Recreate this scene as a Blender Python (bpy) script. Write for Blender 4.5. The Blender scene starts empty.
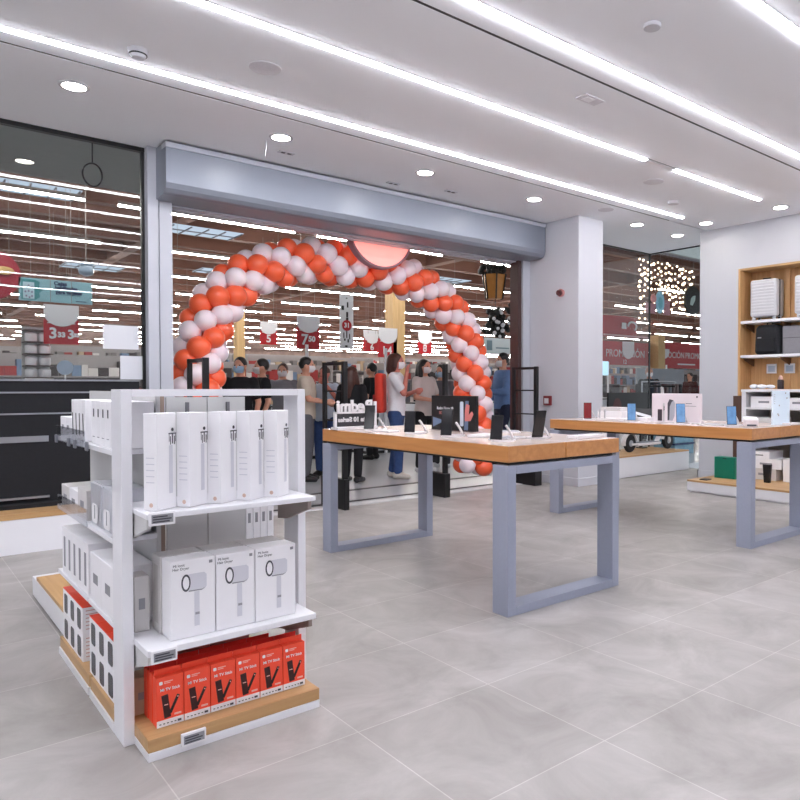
import bpy, bmesh, math, random
from mathutils import Vector, Matrix
R = random.Random(11)
SC = bpy.context.scene
COL = SC.collection
PI = math.pi

# ------------------------------------------------------------------ materials
def lin(c):
    out = []
    for v in c[:3]:
        v = v / 255.0
        out.append(v / 12.92 if v <= 0.04045 else ((v + 0.055) / 1.055) ** 2.4)
    return (out[0], out[1], out[2], 1.0)

MATS = {}
def mat(name, rgb, rough=0.5, metal=0.0, noise=0.06, scale=8.0, emit=None, estr=0.0, coat=0.0, spec=0.5, alpha=None, sub=0.0):
    if name in MATS:
        return MATS[name]
    m = bpy.data.materials.new(name)
    m.use_nodes = True
    nt = m.node_tree
    b = nt.nodes['Principled BSDF']
    b.inputs['Roughness'].default_value = rough
    b.inputs['Metallic'].default_value = metal
    b.inputs['Specular IOR Level'].default_value = spec
    b.inputs['Coat Weight'].default_value = coat
    b.inputs['Coat Roughness'].default_value = 0.1
    if sub:
        b.inputs['Subsurface Weight'].default_value = sub
        b.inputs['Subsurface Radius'].default_value = (0.05, 0.03, 0.02)
    c = lin(rgb)
    if noise:
        tc = nt.nodes.new('ShaderNodeTexCoord')
        nz = nt.nodes.new('ShaderNodeTexNoise')
        nz.inputs['Scale'].default_value = scale
        nz.inputs['Detail'].default_value = 4
        nt.links.new(tc.outputs['Object'], nz.inputs['Vector'])
        mx = nt.nodes.new('ShaderNodeMix'); mx.data_type = 'RGBA'
        mx.inputs[6].default_value = tuple(max(0, v * (1 - noise)) for v in c[:3]) + (1,)
        mx.inputs[7].default_value = tuple(min(1, v * (1 + noise)) for v in c[:3]) + (1,)
        nt.links.new(nz.outputs['Fac'], mx.inputs[0])
        nt.links.new(mx.outputs[2], b.inputs['Base Color'])
    else:
        b.inputs['Base Color'].default_value = c
    if emit:
        b.inputs['Emission Color'].default_value = lin(emit)
        b.inputs['Emission Strength'].default_value = estr
    if alpha is not None:
        b.inputs['Alpha'].default_value = alpha
    MATS[name] = m
    return m

def wood(name, light, dark, axis, rough=0.4, coat=0.0):
    if name in MATS:
        return MATS[name]
    m = bpy.data.materials.new(name); m.use_nodes = True
    nt = m.node_tree; b = nt.nodes['Principled BSDF']
    tc = nt.nodes.new('ShaderNodeTexCoord'); mp = nt.nodes.new('ShaderNodeMapping')
    s = [26, 26, 26]; s[axis] = 1.6
    mp.inputs['Scale'].default_value = s
    nz = nt.nodes.new('ShaderNodeTexNoise'); nz.inputs['Scale'].default_value = 1.0; nz.inputs['Detail'].default_value = 7
    nz.inputs['Distortion'].default_value = 0.6
    cr = nt.nodes.new('ShaderNodeValToRGB')
    cr.color_ramp.elements[0].position = 0.3; cr.color_ramp.elements[0].color = lin(dark)
    cr.color_ramp.elements[1].position = 0.7; cr.color_ramp.elements[1].color = lin(light)
    nt.links.new(tc.outputs['Object'], mp.inputs['Vector']); nt.links.new(mp.outputs['Vector'], nz.inputs['Vector'])
    nt.links.new(nz.outputs['Fac'], cr.inputs['Fac']); nt.links.new(cr.outputs['Color'], b.inputs['Base Color'])
    b.inputs['Roughness'].default_value = rough
    b.inputs['Coat Weight'].default_value = coat
    b.inputs['Coat Roughness'].default_value = 0.12
    MATS[name] = m
    return m

def glow(name, rgb, strength):
    if name in MATS:
        return MATS[name]
    m = bpy.data.materials.new(name); m.use_nodes = True
    nt = m.node_tree; nt.nodes.clear()
    e = nt.nodes.new('ShaderNodeEmission'); e.inputs['Color'].default_value = lin(rgb); e.inputs['Strength'].default_value = strength
    o = nt.nodes.new('ShaderNodeOutputMaterial'); nt.links.new(e.outputs[0], o.inputs[0])
    MATS[name] = m
    return m

def glass(name, tint=(250, 252, 252), refl=0.04, rough=0.0):
    m = bpy.data.materials.new(name); m.use_nodes = True
    nt = m.node_tree; nt.nodes.clear()
    t = nt.nodes.new('ShaderNodeBsdfTransparent'); t.inputs['Color'].default_value = lin(tint)
    g = nt.nodes.new('ShaderNodeBsdfGlossy'); g.inputs['Roughness'].default_value = rough
    f = nt.nodes.new('ShaderNodeLayerWeight'); f.inputs['Blend'].default_value = 0.5
    pw = nt.nodes.new('ShaderNodeMath'); pw.operation = 'POWER'; pw.inputs[1].default_value = 5.0
    ad = nt.nodes.new('ShaderNodeMath'); ad.operation = 'ADD'; ad.inputs[1].default_value = refl
    nt.links.new(f.outputs['Facing'], pw.inputs[0])
    mx = nt.nodes.new('ShaderNodeMixShader'); o = nt.nodes.new('ShaderNodeOutputMaterial')
    nt.links.new(pw.outputs[0], ad.inputs[0]); nt.links.new(ad.outputs[0], mx.inputs[0])
    nt.links.new(t.outputs[0], mx.inputs[1]); nt.links.new(g.outputs[0], mx.inputs[2]); nt.links.new(mx.outputs[0], o.inputs[0])
    MATS[name] = m
    return m

def floor_mat():
    m = bpy.data.materials.new('floor_tiles'); m.use_nodes = True
    nt = m.node_tree; b = nt.nodes['Principled BSDF']
    geo = nt.nodes.new('ShaderNodeNewGeometry')
    mp = nt.nodes.new('ShaderNodeMapping'); mp.inputs['Location'].default_value = (-0.05, -0.31, 0)
    nt.links.new(geo.outputs['Position'], mp.inputs['Vector'])
    br = nt.nodes.new('ShaderNodeTexBrick')
    br.offset = 0.0; br.squash = 1.0
    br.inputs['Scale'].default_value = 1.0; br.inputs['Brick Width'].default_value = 0.6; br.inputs['Row Height'].default_value = 0.6
    br.inputs['Mortar Size'].default_value = 0.0022; br.inputs['Mortar Smooth'].default_value = 0.3; br.inputs['Bias'].default_value = 0
    br.inputs['Color1'].default_value = lin((181, 177, 175)); br.inputs['Color2'].default_value = lin((170, 166, 163))
    br.inputs['Mortar'].default_value = lin((203, 200, 197))
    nt.links.new(mp.outputs['Vector'], br.inputs['Vector'])
    n1 = nt.nodes.new('ShaderNodeTexNoise'); n1.inputs['Scale'].default_value = 2.6; n1.inputs['Detail'].default_value = 8; n1.inputs['Roughness'].default_value = 0.62
    n1.inputs['Distortion'].default_value = 0.8
    nt.links.new(geo.outputs['Position'], n1.inputs['Vector'])
    cr = nt.nodes.new('ShaderNodeValToRGB')
    cr.color_ramp.elements[0].position = 0.3; cr.color_ramp.elements[0].color = (0.70, 0.685, 0.665, 1)
    cr.color_ramp.elements[1].position = 0.72; cr.color_ramp.elements[1].color = (1.1, 1.1, 1.1, 1)
    nt.links.new(n1.outputs['Fac'], cr.inputs['Fac'])
    mx = nt.nodes.new('ShaderNodeMix'); mx.data_type = 'RGBA'; mx.blend_type = 'MULTIPLY'; mx.inputs[0].default_value = 1.0
    nt.links.new(br.outputs['Color'], mx.inputs[6]); nt.links.new(cr.outputs['Color'], mx.inputs[7])
    nt.links.new(mx.outputs[2], b.inputs['Base Color'])
    b.inputs['Roughness'].default_value = 0.42; b.inputs['Specular IOR Level'].default_value = 0.4
    return m

WHITE = mat('white_paint', (206, 207, 214), 0.6, noise=0.015, scale=3)
CEIL = mat('ceiling_paint', (244, 246, 251), 0.75, noise=0.01, scale=2)
SHELF = mat('white_shelf_metal', (238, 238, 242), 0.35, noise=0.02)
SHELFG = mat('pale_grey_panel', (206, 206, 206), 0.5, noise=0.03)
CARD = mat('white_carton', (246, 245, 248), 0.5, noise=0.02, scale=14)
CARD2 = mat('off_white_carton', (214, 211, 210), 0.55, noise=0.04, scale=14)
GREYPRINT = mat('grey_print', (150, 150, 156), 0.6, noise=0.05)
PALEPRINT = mat('pale_print', (217, 217, 225), 0.6, noise=0.02)
DARKPRINT = mat('dark_print', (70, 70, 78), 0.6, noise=0.05)
BLACK = mat('black_plastic', (18, 18, 20), 0.4, noise=0.1)
BLACKM = mat('black_metal', (16, 16, 18), 0.35, noise=0.05)
BLACKF = mat('black_felt', (24, 25, 30), 0.85, noise=0.25, scale=40)
LEGM = mat('blue_grey_metal', (162, 168, 186), 0.45, metal=0.15, noise=0.05, scale=60)
SILVER = mat('silver_metal', (170, 172, 178), 0.3, metal=0.8, noise=0.03)
SHUTTER = mat('grey_shutter_paint', (138, 144, 156), 0.35, metal=0.35, noise=0.04, scale=5)
POSTM = mat('pale_post_paint', (196, 199, 208), 0.4, metal=0.1, noise=0.02)
RED = mat('orange_red_carton', (255, 84, 56), 0.45, noise=0.04)
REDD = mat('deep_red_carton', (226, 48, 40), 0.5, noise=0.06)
ORANGE = mat('orange_balloon', (255, 104, 62), 0.3, noise=0.02, coat=0.3, sub=0.15)
WBAL = mat('white_balloon', (246, 230, 236), 0.3, noise=0.02, coat=0.3, sub=0.15)
TWOOD = wood('table_oak', (212, 150, 90), (194, 130, 74), 1, 0.35, 0.4)
TWOODX = wood('board_oak_x', (206, 166, 116), (184, 142, 94), 0, 0.45)
TWOODY = wood('board_oak_y', (206, 168, 120), (184, 144, 98), 1, 0.45)
PALETOP = wood('pale_table_surface', (232, 214, 204), (222, 202, 190), 1, 0.25, 0.5)
NICHE = wood('niche_oak', (222, 178, 126), (202, 154, 102), 2, 0.45)
BROWNDARK = mat('dark_brown_metal', (74, 54, 52), 0.4, noise=0.1)
LED = glow('led_strip', (248, 248, 255), 15.5)
DOWN = glow('downlight_glow', (255, 248, 238), 22.0)
TUBE = glow('tube_glow', (255, 250, 246), 52.0)
GLASS = glass('window_glass')
ACRYL = glass('clear_acrylic', (250, 251, 253), 0.06, 0.05)
PHONESCR = mat('dark_phone_screen', (20, 18, 22), 0.12, noise=0)
BLUESCR = mat('blue_phone_screen', (92, 134, 178), 0.15, noise=0.55, scale=22, emit=(120, 170, 220), estr=0.08)
REDSCR = mat('red_dark_screen', (60, 12, 16), 0.15, noise=0.6, scale=30, emit=(150, 20, 25), estr=0.25)
SKIN = mat('skin', (205, 150, 125), 0.5, noise=0.05)
SKINR = mat('rosy_skin', (198, 120, 105), 0.5, noise=0.05)
HAIRB = mat('black_hair', (22, 18, 18), 0.45, noise=0.3, scale=40)
HAIRBR = mat('brown_hair', (70, 40, 32), 0.45, noise=0.3, scale=40)
MASKW = mat('white_mask', (228, 224, 226), 0.7, noise=0.03)
MASKB = mat('blue_mask', (150, 180, 205), 0.7, noise=0.03)
JEANS = mat('blue_denim', (48, 72, 118), 0.85, noise=0.25, scale=25)
JEANSD = mat('dark_denim', (28, 36, 62), 0.85, noise=0.25, scale=25)
BLKC = mat('black_cloth', (20, 20, 24), 0.9, noise=0.2, scale=25)
WHTC = mat('white_cloth', (224, 222, 226), 0.85, noise=0.05, scale=20)
PALEB = mat('pale_blue_cloth', (188, 202, 218), 0.85, noise=0.06, scale=20)
TANC = mat('tan_cloth', (196, 184, 168), 0.85, noise=0.08, scale=20)
GREYC = mat('grey_cloth', (92, 92, 98), 0.85, noise=0.15, scale=20)
DENIMS = mat('denim_shirt_cloth', (98, 128, 176), 0.85, noise=0.18, scale=20)
SIGNRED = mat('sign_red', (178, 22, 34), 0.4, noise=0.08, scale=3)
SIGNW = mat('sign_white', (226, 228, 232), 0.5, noise=0.02)
TEAL = mat('sign_teal', (136, 180, 192), 0.5, noise=0.04)
TEALD = mat('sign_dark_teal', (70, 140, 146), 0.5, noise=0.04)
GREEN = mat('green_box_face', (0, 120, 95), 0.5, noise=0.03)
PAPER = mat('white_paper', (228, 230, 236), 0.7, noise=0.01)

# ------------------------------------------------------------------ mesh builder
class B:
    def __init__(self):
        self.bm = bmesh.new()
    def box(self, x0, x1, y0, y1, z0, z1, bev=0.0, seg=2, m=None):
        M = Matrix.Translation(((x0 + x1) / 2, (y0 + y1) / 2, (z0 + z1) / 2)) @ Matrix.Diagonal((abs(x1 - x0), abs(y1 - y0), abs(z1 - z0), 1))
        r = bmesh.ops.create_cube(self.bm, size=1.0, matrix=M)
        vs = r['verts']
        if bev > 0:
            es = list({e for v in vs for e in v.link_edges})
            rb = bmesh.ops.bevel(self.bm, geom=es, offset=bev, segments=seg, affect='EDGES', profile=0.5)
            vs = list({v for f in rb['faces'] for v in f.verts} | {v for v in vs if v.is_valid})
        if m is not None:
            bmesh.ops.transform(self.bm, matrix=m, verts=vs)
        return self
    def cyl(self, p0, p1, r0, r1=None, seg=16, cap=True):
        p0 = Vector(p0); p1 = Vector(p1)
        r1 = r0 if r1 is None else r1
        d = p1 - p0
        q = d.to_track_quat('Z', 'Y').to_matrix().to_4x4()
        bmesh.ops.create_cone(self.bm, cap_ends=cap, segments=seg, radius1=max(r0, 1e-5), radius2=max(r1, 1e-5), depth=d.length,
                              matrix=Matrix.Translation((p0 + p1) / 2) @ q)
        return self
    def ell(self, c, r, u=16, v=10, m=None):
        if not hasattr(r, '__len__'):
            r = (r, r, r)
        M = Matrix.Translation(c) @ (m if m is not None else Matrix.Identity(4)) @ Matrix.Diagonal((r[0], r[1], r[2], 1))
        bmesh.ops.create_uvsphere(self.bm, u_segments=u, v_segments=v, radius=1.0, matrix=M)
        return self
    def limb(self, pts, rs, seg=12):
        for i in range(len(pts) - 1):
            self.cyl(pts[i], pts[i + 1], rs[i], rs[i + 1], seg)
        for p, r in zip(pts, rs):
            self.ell(p, r, seg, 8)
        return self
    def tube(self, pts, r, seg=8):
        pts = [Vector(p) for p in pts]
        rings = []
        for i, p in enumerate(pts):
            t = (pts[min(i + 1, len(pts) - 1)] - pts[max(i - 1, 0)]).normalized()
            a = Vector((0, 0, 1)) if abs(t.z) < 0.9 else Vector((1, 0, 0))
            s = t.cross(a).normalized(); n = s.cross(t)
            rings.append([self.bm.verts.new(p + r * (math.cos(2 * PI * k / seg) * s + math.sin(2 * PI * k / seg) * n)) for k in range(seg)])
        for i in range(len(rings) - 1):
            for k in range(seg):
                self.bm.faces.new((rings[i][k], rings[i][(k + 1) % seg], rings[i + 1][(k + 1) % seg], rings[i + 1][k]))
        self.bm.faces.new(rings[0][::-1]); self.bm.faces.new(rings[-1])
        return self
    def etube(self, secs, seg=18):
        """elliptical rings stacked along z: (cx, cy, cz, rx, ry)"""
        rings = []
        for (cx, cy, cz, rx, ry) in secs:
            rings.append([self.bm.verts.new((cx + rx * math.cos(2 * PI * k / seg), cy + ry * math.sin(2 * PI * k / seg), cz)) for k in range(seg)])
        for i in range(len(rings) - 1):
            for k in range(seg):
                self.bm.faces.new((rings[i][k], rings[i][(k + 1) % seg], rings[i + 1][(k + 1) % seg], rings[i + 1][k]))
        self.bm.faces.new(rings[0][::-1]); self.bm.faces.new(rings[-1])
        return self
    def prism(self, poly, o, u, v, n, t):
        """polygon (a,b) in plane o + a*u + b*v, thickened t along n"""
        o = Vector(o); u = Vector(u); v = Vector(v); n = Vector(n)
        a = [self.bm.verts.new(o + x * u + y * v) for x, y in poly]
        b = [self.bm.verts.new(o + x * u + y * v + n * t) for x, y in poly]
        self.bm.faces.new(a); self.bm.faces.new(b[::-1])
        k = len(poly)
        for i in range(k):
            self.bm.faces.new((a[i], b[i], b[(i + 1) % k], a[(i + 1) % k]))
        return self
    def lathe(self, prof, c=(0, 0, 0), seg=20, ring=False):
        c = Vector(c)
        rings = [[self.bm.verts.new(c + Vector((r * math.cos(2 * PI * k / seg), r * math.sin(2 * PI * k / seg), z))) for k in range(seg)] for r, z in prof]
        for i in range(len(rings) - 1):
            for k in range(seg):
                self.bm.faces.new((rings[i][k], rings[i][(k + 1) % seg], rings[i + 1][(k + 1) % seg], rings[i + 1][k]))
        if ring:
            for k in range(seg):
                self.bm.faces.new((rings[-1][k], rings[-1][(k + 1) % seg], rings[0][(k + 1) % seg], rings[0][k]))
        else:
            self.bm.faces.new(rings[0][::-1]); self.bm.faces.new(rings[-1])
        return self
    def mesh(self, name, material, smooth=None):
        bmesh.ops.recalc_face_normals(self.bm, faces=self.bm.faces[:])
        me = bpy.data.meshes.new(name)
        self.bm.to_mesh(me); self.bm.free()
        me.materials.append(material)
        if smooth:
            me.polygons.foreach_set('use_smooth', [True] * len(me.polygons))
            me.set_sharp_from_angle(angle=math.radians(smooth))
        return me
    def build(self, name, material, parent=None, loc=None, rz=0.0, smooth=None):
        return obj(name, self.mesh(name, material, smooth), parent, loc, rz)

def obj(name, me, parent=None, loc=None, rz=0.0):
    o = bpy.data.objects.new(name, me)
    COL.objects.link(o)
    if parent is not None:
        o.parent = parent
    if loc is not None:
        o.location = loc
    o.rotation_euler = (0, 0, rz)
    return o

def tag(o, label, cat, group=None, kind=None):
    o['label'] = label; o['category'] = cat
    if group: o['group'] = group
    if kind: o['kind'] = kind
    return o

def thing(name, label, cat, loc=(0, 0, 0), rz=0.0, group=None):
    o = bpy.data.objects.new(name, None)
    COL.objects.link(o)
    o.location = loc; o.rotation_euler = (0, 0, rz); o.empty_display_size = 0.1
    return tag(o, label, cat, group)

def dup(root, loc, rz, label, group=None):
    c = root.copy(); COL.objects.link(c); c.location = loc; c.rotation_euler = (0, 0, rz)
    c['label'] = label
    if group: c['group'] = group
    for ch in list(root.children):
        k = ch.copy(); COL.objects.link(k); k.parent = c
        for g in list(ch.children):
            h = g.copy(); COL.objects.link(h); h.parent = k
    return c

def struct(name, b, m, parent=None, smooth=None, label=None, cat=None):
    o = b.build(name, m, parent, smooth=smooth) if isinstance(b, B) else obj(name, b, parent)
    if parent is None:
        o['kind'] = 'structure'
        if label: o['label'] = label
        if cat: o['category'] = cat
    return o

TXT = {}
def text_mesh(s, size, depth, bold=0.0):
    key = (s, size, depth, bold)
    if key in TXT:
        return TXT[key]
    cu = bpy.data.curves.new('lettering', 'FONT')
    cu.body = s; cu.size = size; cu.extrude = depth; cu.offset = bold; cu.resolution_u = 3
    cu.align_x = 'CENTER'; cu.align_y = 'CENTER'
    o = bpy.data.objects.new('lettering', cu); COL.objects.link(o)
    dg = bpy.context.evaluated_depsgraph_get()
    me = bpy.data.meshes.new_from_object(o.evaluated_get(dg))
    bpy.data.objects.remove(o)
    TXT[key] = me
    return me

def put_text(name, s, size, depth, material, parent, o, u, v, bold=0.0):
    me = text_mesh(s, size, depth, bold).copy()
    u = Vector(u); v = Vector(v); n = u.cross(v)
    M = Matrix(((u.x, v.x, n.x, o[0]), (u.y, v.y, n.y, o[1]), (u.z, v.z, n.z, o[2]), (0, 0, 0, 1)))
    me.transform(M)
    me.materials.clear(); me.materials.append(material)
    return obj(name, me, parent)

def rrect(w, h, r, n=4):
    pts = []
    for cx, cy, a0 in ((w / 2 - r, h / 2 - r, 0), (-w / 2 + r, h / 2 - r, 90), (-w / 2 + r, -h / 2 + r, 180), (w / 2 - r, -h / 2 + r, 270)):
        for i in range(n + 1):
            a = math.radians(a0 + 90 * i / n)
            pts.append((cx + r * math.cos(a), cy + r * math.sin(a)))
    return pts

def disc(r, n=28, sx=1.0):
    return [(r * sx * math.cos(2 * PI * k / n), r * math.sin(2 * PI * k / n)) for k in range(n)]

NX = (0, -1, 0)   # picture right when facing a -X face
NTH = ['first', 'second', 'third', 'fourth', 'fifth', 'sixth', 'seventh', 'eighth', 'ninth', 'tenth', 'eleventh', 'twelfth']
HC = 3.25

# ------------------------------------------------------------------ setting: shop shell
b = B(); b.box(-5, 9.1, -6, 6.18, -0.1, 0)
struct('floor', b, floor_mat())
MALLF = mat('mall_floor', (178, 179, 183), 0.28, noise=0.05, scale=1.2)
b = B(); b.box(-20, 95, 6.18, 64, -0.1, 0)
struct('floor_mall', b, MALLF)
b = B(); b.box(1.97, 6.3, 6.2, 6.32, 0, 0.006); struct('trim_1', b, mat('threshold_white', (226, 226, 228), 0.4))
b = B(); b.box(1.97, 6.3, 6.42, 6.47, 0, 0.006).box(1.97, 6.3, 7.12, 7.2, 0, 0.004); struct('trim_2', b, BLACKM)

# ceiling with shadow-gap slots: ceiling slabs between gaps
b = B()
slots = [5.05, 3.075, -0.9]
edges = [-6.0]
for s in sorted(slots):
    edges += [s - 0.012, s + 0.012]
edges.append(6.55)
for i in range(0, len(edges), 2):
    b.box(-5, 9.12, edges[i], edges[i + 1], HC, HC + 0.12)
b.box(-5, 9.12, -6, 6.55, HC + 0.125, HC + 0.16)
struct('ceiling', b, CEIL)
b = B()
for s in slots:
    b.box(-5, 7.4 if s > 5 else 9.0, s - 0.012, s + 0.012, HC + 0.002, HC + 0.124)
struct('slot_shade', b, BLACKM)  # flush black filler stands in for the shade inside the slots

b = B(); b.box(-5.15, -5, -6, 6.5, 0, HC); struct('wall_left', b, WHITE)
b = B(); b.box(-5.15, 9.1, -6.15, -6, 0, HC); struct('wall_back', b, WHITE)
# right wall: pier, band above the shelving niche, solid beyond
b = B()
b.box(8.25, 9.05, 4.6, 5.15, 0, HC).box(8.25, 9.05, 1.2, 4.6, 2.69, HC).box(8.25, 9.05, -6, 1.2, 0, HC).box(8.56, 9.05, 1.2, 4.6, 0, 2.69)
struct('wall_right', b, WHITE)
b = B(); b.box(8.235, 8.25, 4.62, 5.165, 0, 0.1).box(8.235, 9.0, 5.15, 5.165, 0, 0.1); struct('baseboard_right', b, WHITE)
# column at the entrance
b = B(); b.box(6.35, 6.8, 5.6, 6.6, 0, HC); struct('column', b, WHITE)
b = B(); b.box(6.335, 6.815, 5.585, 6.6, 0, 0.1, 0.004); struct('baseboard_front', b, WHITE)
# left post and right post of the entrance
b = B(); b.box(1.86, 1.965, 6.42, 6.6, 0, HC).box(1.76, 1.845, 6.4, 6.6, 0, HC).box(1.845, 1.86, 6.44, 6.6, 0, HC)
struct('trim_4', b, POSTM)
b = B(); b.box(6.225, 6.345, 6.42, 6.6, 0, 2.82); struct('trim_5', b, POSTM)
b = B(); b.box(6.165, 6.222, 6.45, 6.6, 0, 2.82); struct('trim_6', b, BROWNDARK)
b = B(); b.box(1.965, 1.985, 6.5, 6.6, 0, 2.82); struct('trim_7', b, BLACKM)
# wall strip above the opening behind the shutter housing
b = B(); b.box(1.86, 6.35, 6.56, 6.68, 2.78, HC + .1); struct('wall_front', b, POSTM)

# windows
def window(name, panes, frames):
    w = bpy.data.objects.new(name, None); COL.objects.link(w); w['kind'] = 'structure'
    pb = B()
    for p in panes: pb.box(*p)
    pb.build('pane', GLASS, w)
    fb = B()
    for f in frames: fb.box(*f)
    fb.build('frame', BLACKM, w)
    return w
window('window_1', [(-5, 1.76, 6.505, 6.512, 0.0, 3.22)], [(-5, 1.76, 6.48, 6.53, 3.215, HC), (1.735, 1.76, 6.49, 6.53, 0, HC), (-5, 1.76, 6.48, 6.53, 0, 0.03)])
window('window_2', [(6.83, 9.02, 6.505, 6.512, 0.0, 3.23)], [(6.8, 6.83, 6.49, 6.53, 0, HC), (6.8, 9.02, 6.49, 6.53, 3.235, HC)])
window('window_3', [(9.02, 9.027, 5.15, 6.51, 0.0, 3.23)], [(9.01, 9.04, 5.15, 6.53, 3.235, HC), (9.012, 9.035, 6.5, 6.52, 0, HC)])

# ------------------------------------------------------------------ roller shutter housing over the entrance
t = thing('shutter_housing', 'long grey metal roller shutter housing above the entrance', 'shutter', (1.83, 6.13, 2.8))
prof = [(0.0, 0.10), (0.012, 0.055), (0.04, 0.025), (0.08, 0.015), (0.43, 0.0), (0.43, 0.44), (0.0, 0.44)]
B().prism(prof, (0, 0, 0), (0, 1, 0), (0, 0, 1), (1, 0, 0), 4.5).build('casing', SHUTTER, t)
B().box(-0.004, 4.504, -0.012, 0.1, 0.39, 0.43).build('top_rail', mat('light_shutter_rail', (186, 190, 200), 0.35, metal=0.3), t)
B().box(0, 4.5, 0.36, 0.43, -0.012, 0.004).build('guide_strip', POSTM, t)
# backlit round sign hung outside, seen from behind
t = thing('round_sign', 'glowing pink round sign seen from behind under the shutter housing', 'sign', (4.29, 6.705, 2.95))
B().prism(disc(0.40, 48), (0, 0.0, 0), (1, 0, 0), (0, 0, 1), (0, 1, 0), 0.03).build('panel', mat('backlit_pink', (255, 170, 160), 0.5, noise=0.03, emit=(255, 150, 140), estr=0.42), t)
b = B()
ro, ri, n = 0.425, 0.40, 48
for k in range(n):
    a0, a1 = 2 * PI * k / n, 2 * PI * (k + 1) / n
    v = []
    for y in (-0.015, 0.08):
        for r in (ri, ro):
            for a in (a0, a1):
                v.append(b.bm.verts.new((r * math.cos(a), y, r * math.sin(a))))
    i = lambda y, r, a: v[y * 4 + r * 2 + a]
    for q in (((0,0,0),(0,1,0),(0,1,1),(0,0,1)), ((1,0,0),(1,0,1),(1,1,1),(1,1,0)), ((0,1,0),(1,1,0),(1,1,1),(0,1,1)), ((0,0,0),(0,0,1),(1,0,1),(1,0,0))):
        b.bm.faces.new([i(*z) for z in q])
bmesh.ops.remove_doubles(b.bm, verts=b.bm.verts[:], dist=1e-5)
b.build('rim', mat('sign_rim_mauve', (150, 110, 118), 0.5), t)
B().box(-0.2, -0.17, 0.0, 0.03, 0.3, 0.6).box(0.17, 0.2, 0.0, 0.03, 0.3, 0.6).build('hanger', BLACKM, t)

# ------------------------------------------------------------------ ceiling lights and fittings
led_rows = [(4.85, -4.6, 7.38, 'farthest from the camera, beside the shutter'), (3.84, -4.6, 7.31, 'second from the shutter'),
            (2.89, -4.6, 9.0, 'third from the shutter'), (1.9, -4.6, 9.0, 'fourth from the shutter, at the top right corner'),
            (0.0, -4.6, 9.0, ''), (-2.0, -4.6, 9.0, ''), (-4.0, -4.6, 9.0, '')]
HALF = [(0.026 * math.cos(PI * k / 8), -0.015 * math.sin(PI * k / 8)) for k in range(9)]  # half-round shaped to hang below the ceiling so its glowing sides brighten it
for y, x0, x1, w in led_rows[:4]:
    t = thing('led_strip_light', 'long white LED strip proud of ceiling, ' + w, 'light', (x0, y, HC - 0.001), group='LED strip lights')
    if y == 3.84:
        B().prism(HALF, (0, 0, 0), (0, 1, 0), (0, 0, 1), (1, 0, 0), 9.85).build('diffuser', LED, t)
        B().prism(HALF, (10.3, 0, 0), (0, 1, 0), (0, 0, 1), (1, 0, 0), x1 - x0 - 10.3).build('diffuser', LED, t)
        B().box(9.85, 10.3, -0.02, 0.02, -0.01, 0.0).build('joint_cover', SHELF, t)
    else:
        B().prism(HALF, (0, 0, 0), (0, 1, 0), (0, 0, 1), (1, 0, 0), x1 - x0).build('diffuser', LED, t)
    B().box(0, x1 - x0, -0.034, -0.031, -0.003, 0.0).build('edge_trim', mat('led_trim', (110, 108, 112), 0.5), t)
for y, x0, x1, w in led_rows[4:]:
    t = thing('led_strip_light', 'white LED strip light behind the camera, out of view', 'light', (x0, y, HC - 0.001), group='LED strip lights behind the camera')
    B().prism(HALF, (0, 0, 0), (0, 1, 0), (0, 0, 1), (1, 0, 0), x1 - x0).build('diffuser', LED, t)

dl = [(1.04, 5.46, 'over the left window'), (2.53, 5.46, 'over the left end of the shutter housing'), (3.98, 5.45, 'over the middle of the shutter housing'),
      (5.44, 5.44, 'just left of the white column'), (7.26, 5.43, 'just right of the white column'), (8.24 - .05, 5.46, 'nearest the right window corner'),
      (7.85, 4.82, 'between the LED strip end and right wall'), (7.80, 3.84, 'above the wooden shelving')]
proto = None
for x, y, w in dl:
    lab = 'round white recessed downlight ' + w
    if proto is None:
        t = proto = thing('downlight', lab, 'light', (x, y, HC), group='recessed downlights')
        B().cyl((0, 0, -0.001), (0, 0, -0.007), 0.0725, seg=28).build('lamp', DOWN, t)
        b = B()
        b.lathe([(0.074, 0.0), (0.095, 0.0), (0.095, -0.006), (0.074, -0.009)], seg=28, ring=True)
        b.build('ring', WHITE, t)
    else:
        dup(proto, (x, y, HC), 0, lab)
GR = mat('ceiling_grey_grille', (212, 210, 216), 0.6, noise=0.1, scale=60)
def round_fit(name, lab, cat, x, y, r, h, m):
    o = B().lathe([(r * .92, -h), (r, -h * .6), (r, 0)], seg=28).build(name, m, None, (x, y, HC), smooth=40)
    return tag(o, lab, cat)
round_fit('ceiling_speaker', 'round grey speaker grille in ceiling between first two LED strips', 'speaker', 1.91, 4.35, 0.1, 0.006, GR)
round_fit('ceiling_speaker', 'round grey speaker grille in ceiling near the LED strip joint', 'speaker', 5.88, 4.2, 0.1, 0.006, GR)
round_fit('ceiling_speaker', 'small grey round ceiling fitting beside the white column top', 'speaker', 6.39, 5.22, 0.09, 0.006, GR)
round_fit('smoke_detector', 'pale round detector disc high up between third and fourth LED strips', 'detector', 3.34, 2.4, 0.05, 0.02, WHITE)
round_fit('smoke_detector', 'small pale detector on ceiling near the right LED strip ends', 'detector', 6.67, 4.5, 0.06, 0.03, GR)
t = thing('smoke_detector', 'white smoke detector with dark slot above the left LED strip', 'detector', (1.226, 4.63, HC))
B().lathe([(0.035, -0.05), (0.05, -0.03), (0.06, 0.0)], seg=24).build('housing', WHITE, t, smooth=40)
B().lathe([(0.052, -0.034), (0.0535, -0.03), (0.052, -0.026)], seg=24).build('slot', BLACK, t)
t = thing('ceiling_vent', 'small rectangular vent in the ceiling between second and third LED strips', 'vent', (3.86, 3.3, HC))
B().box(-0.1, 0.1, -0.05, 0.05, -0.008, 0).build('frame', GR, t)
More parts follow.
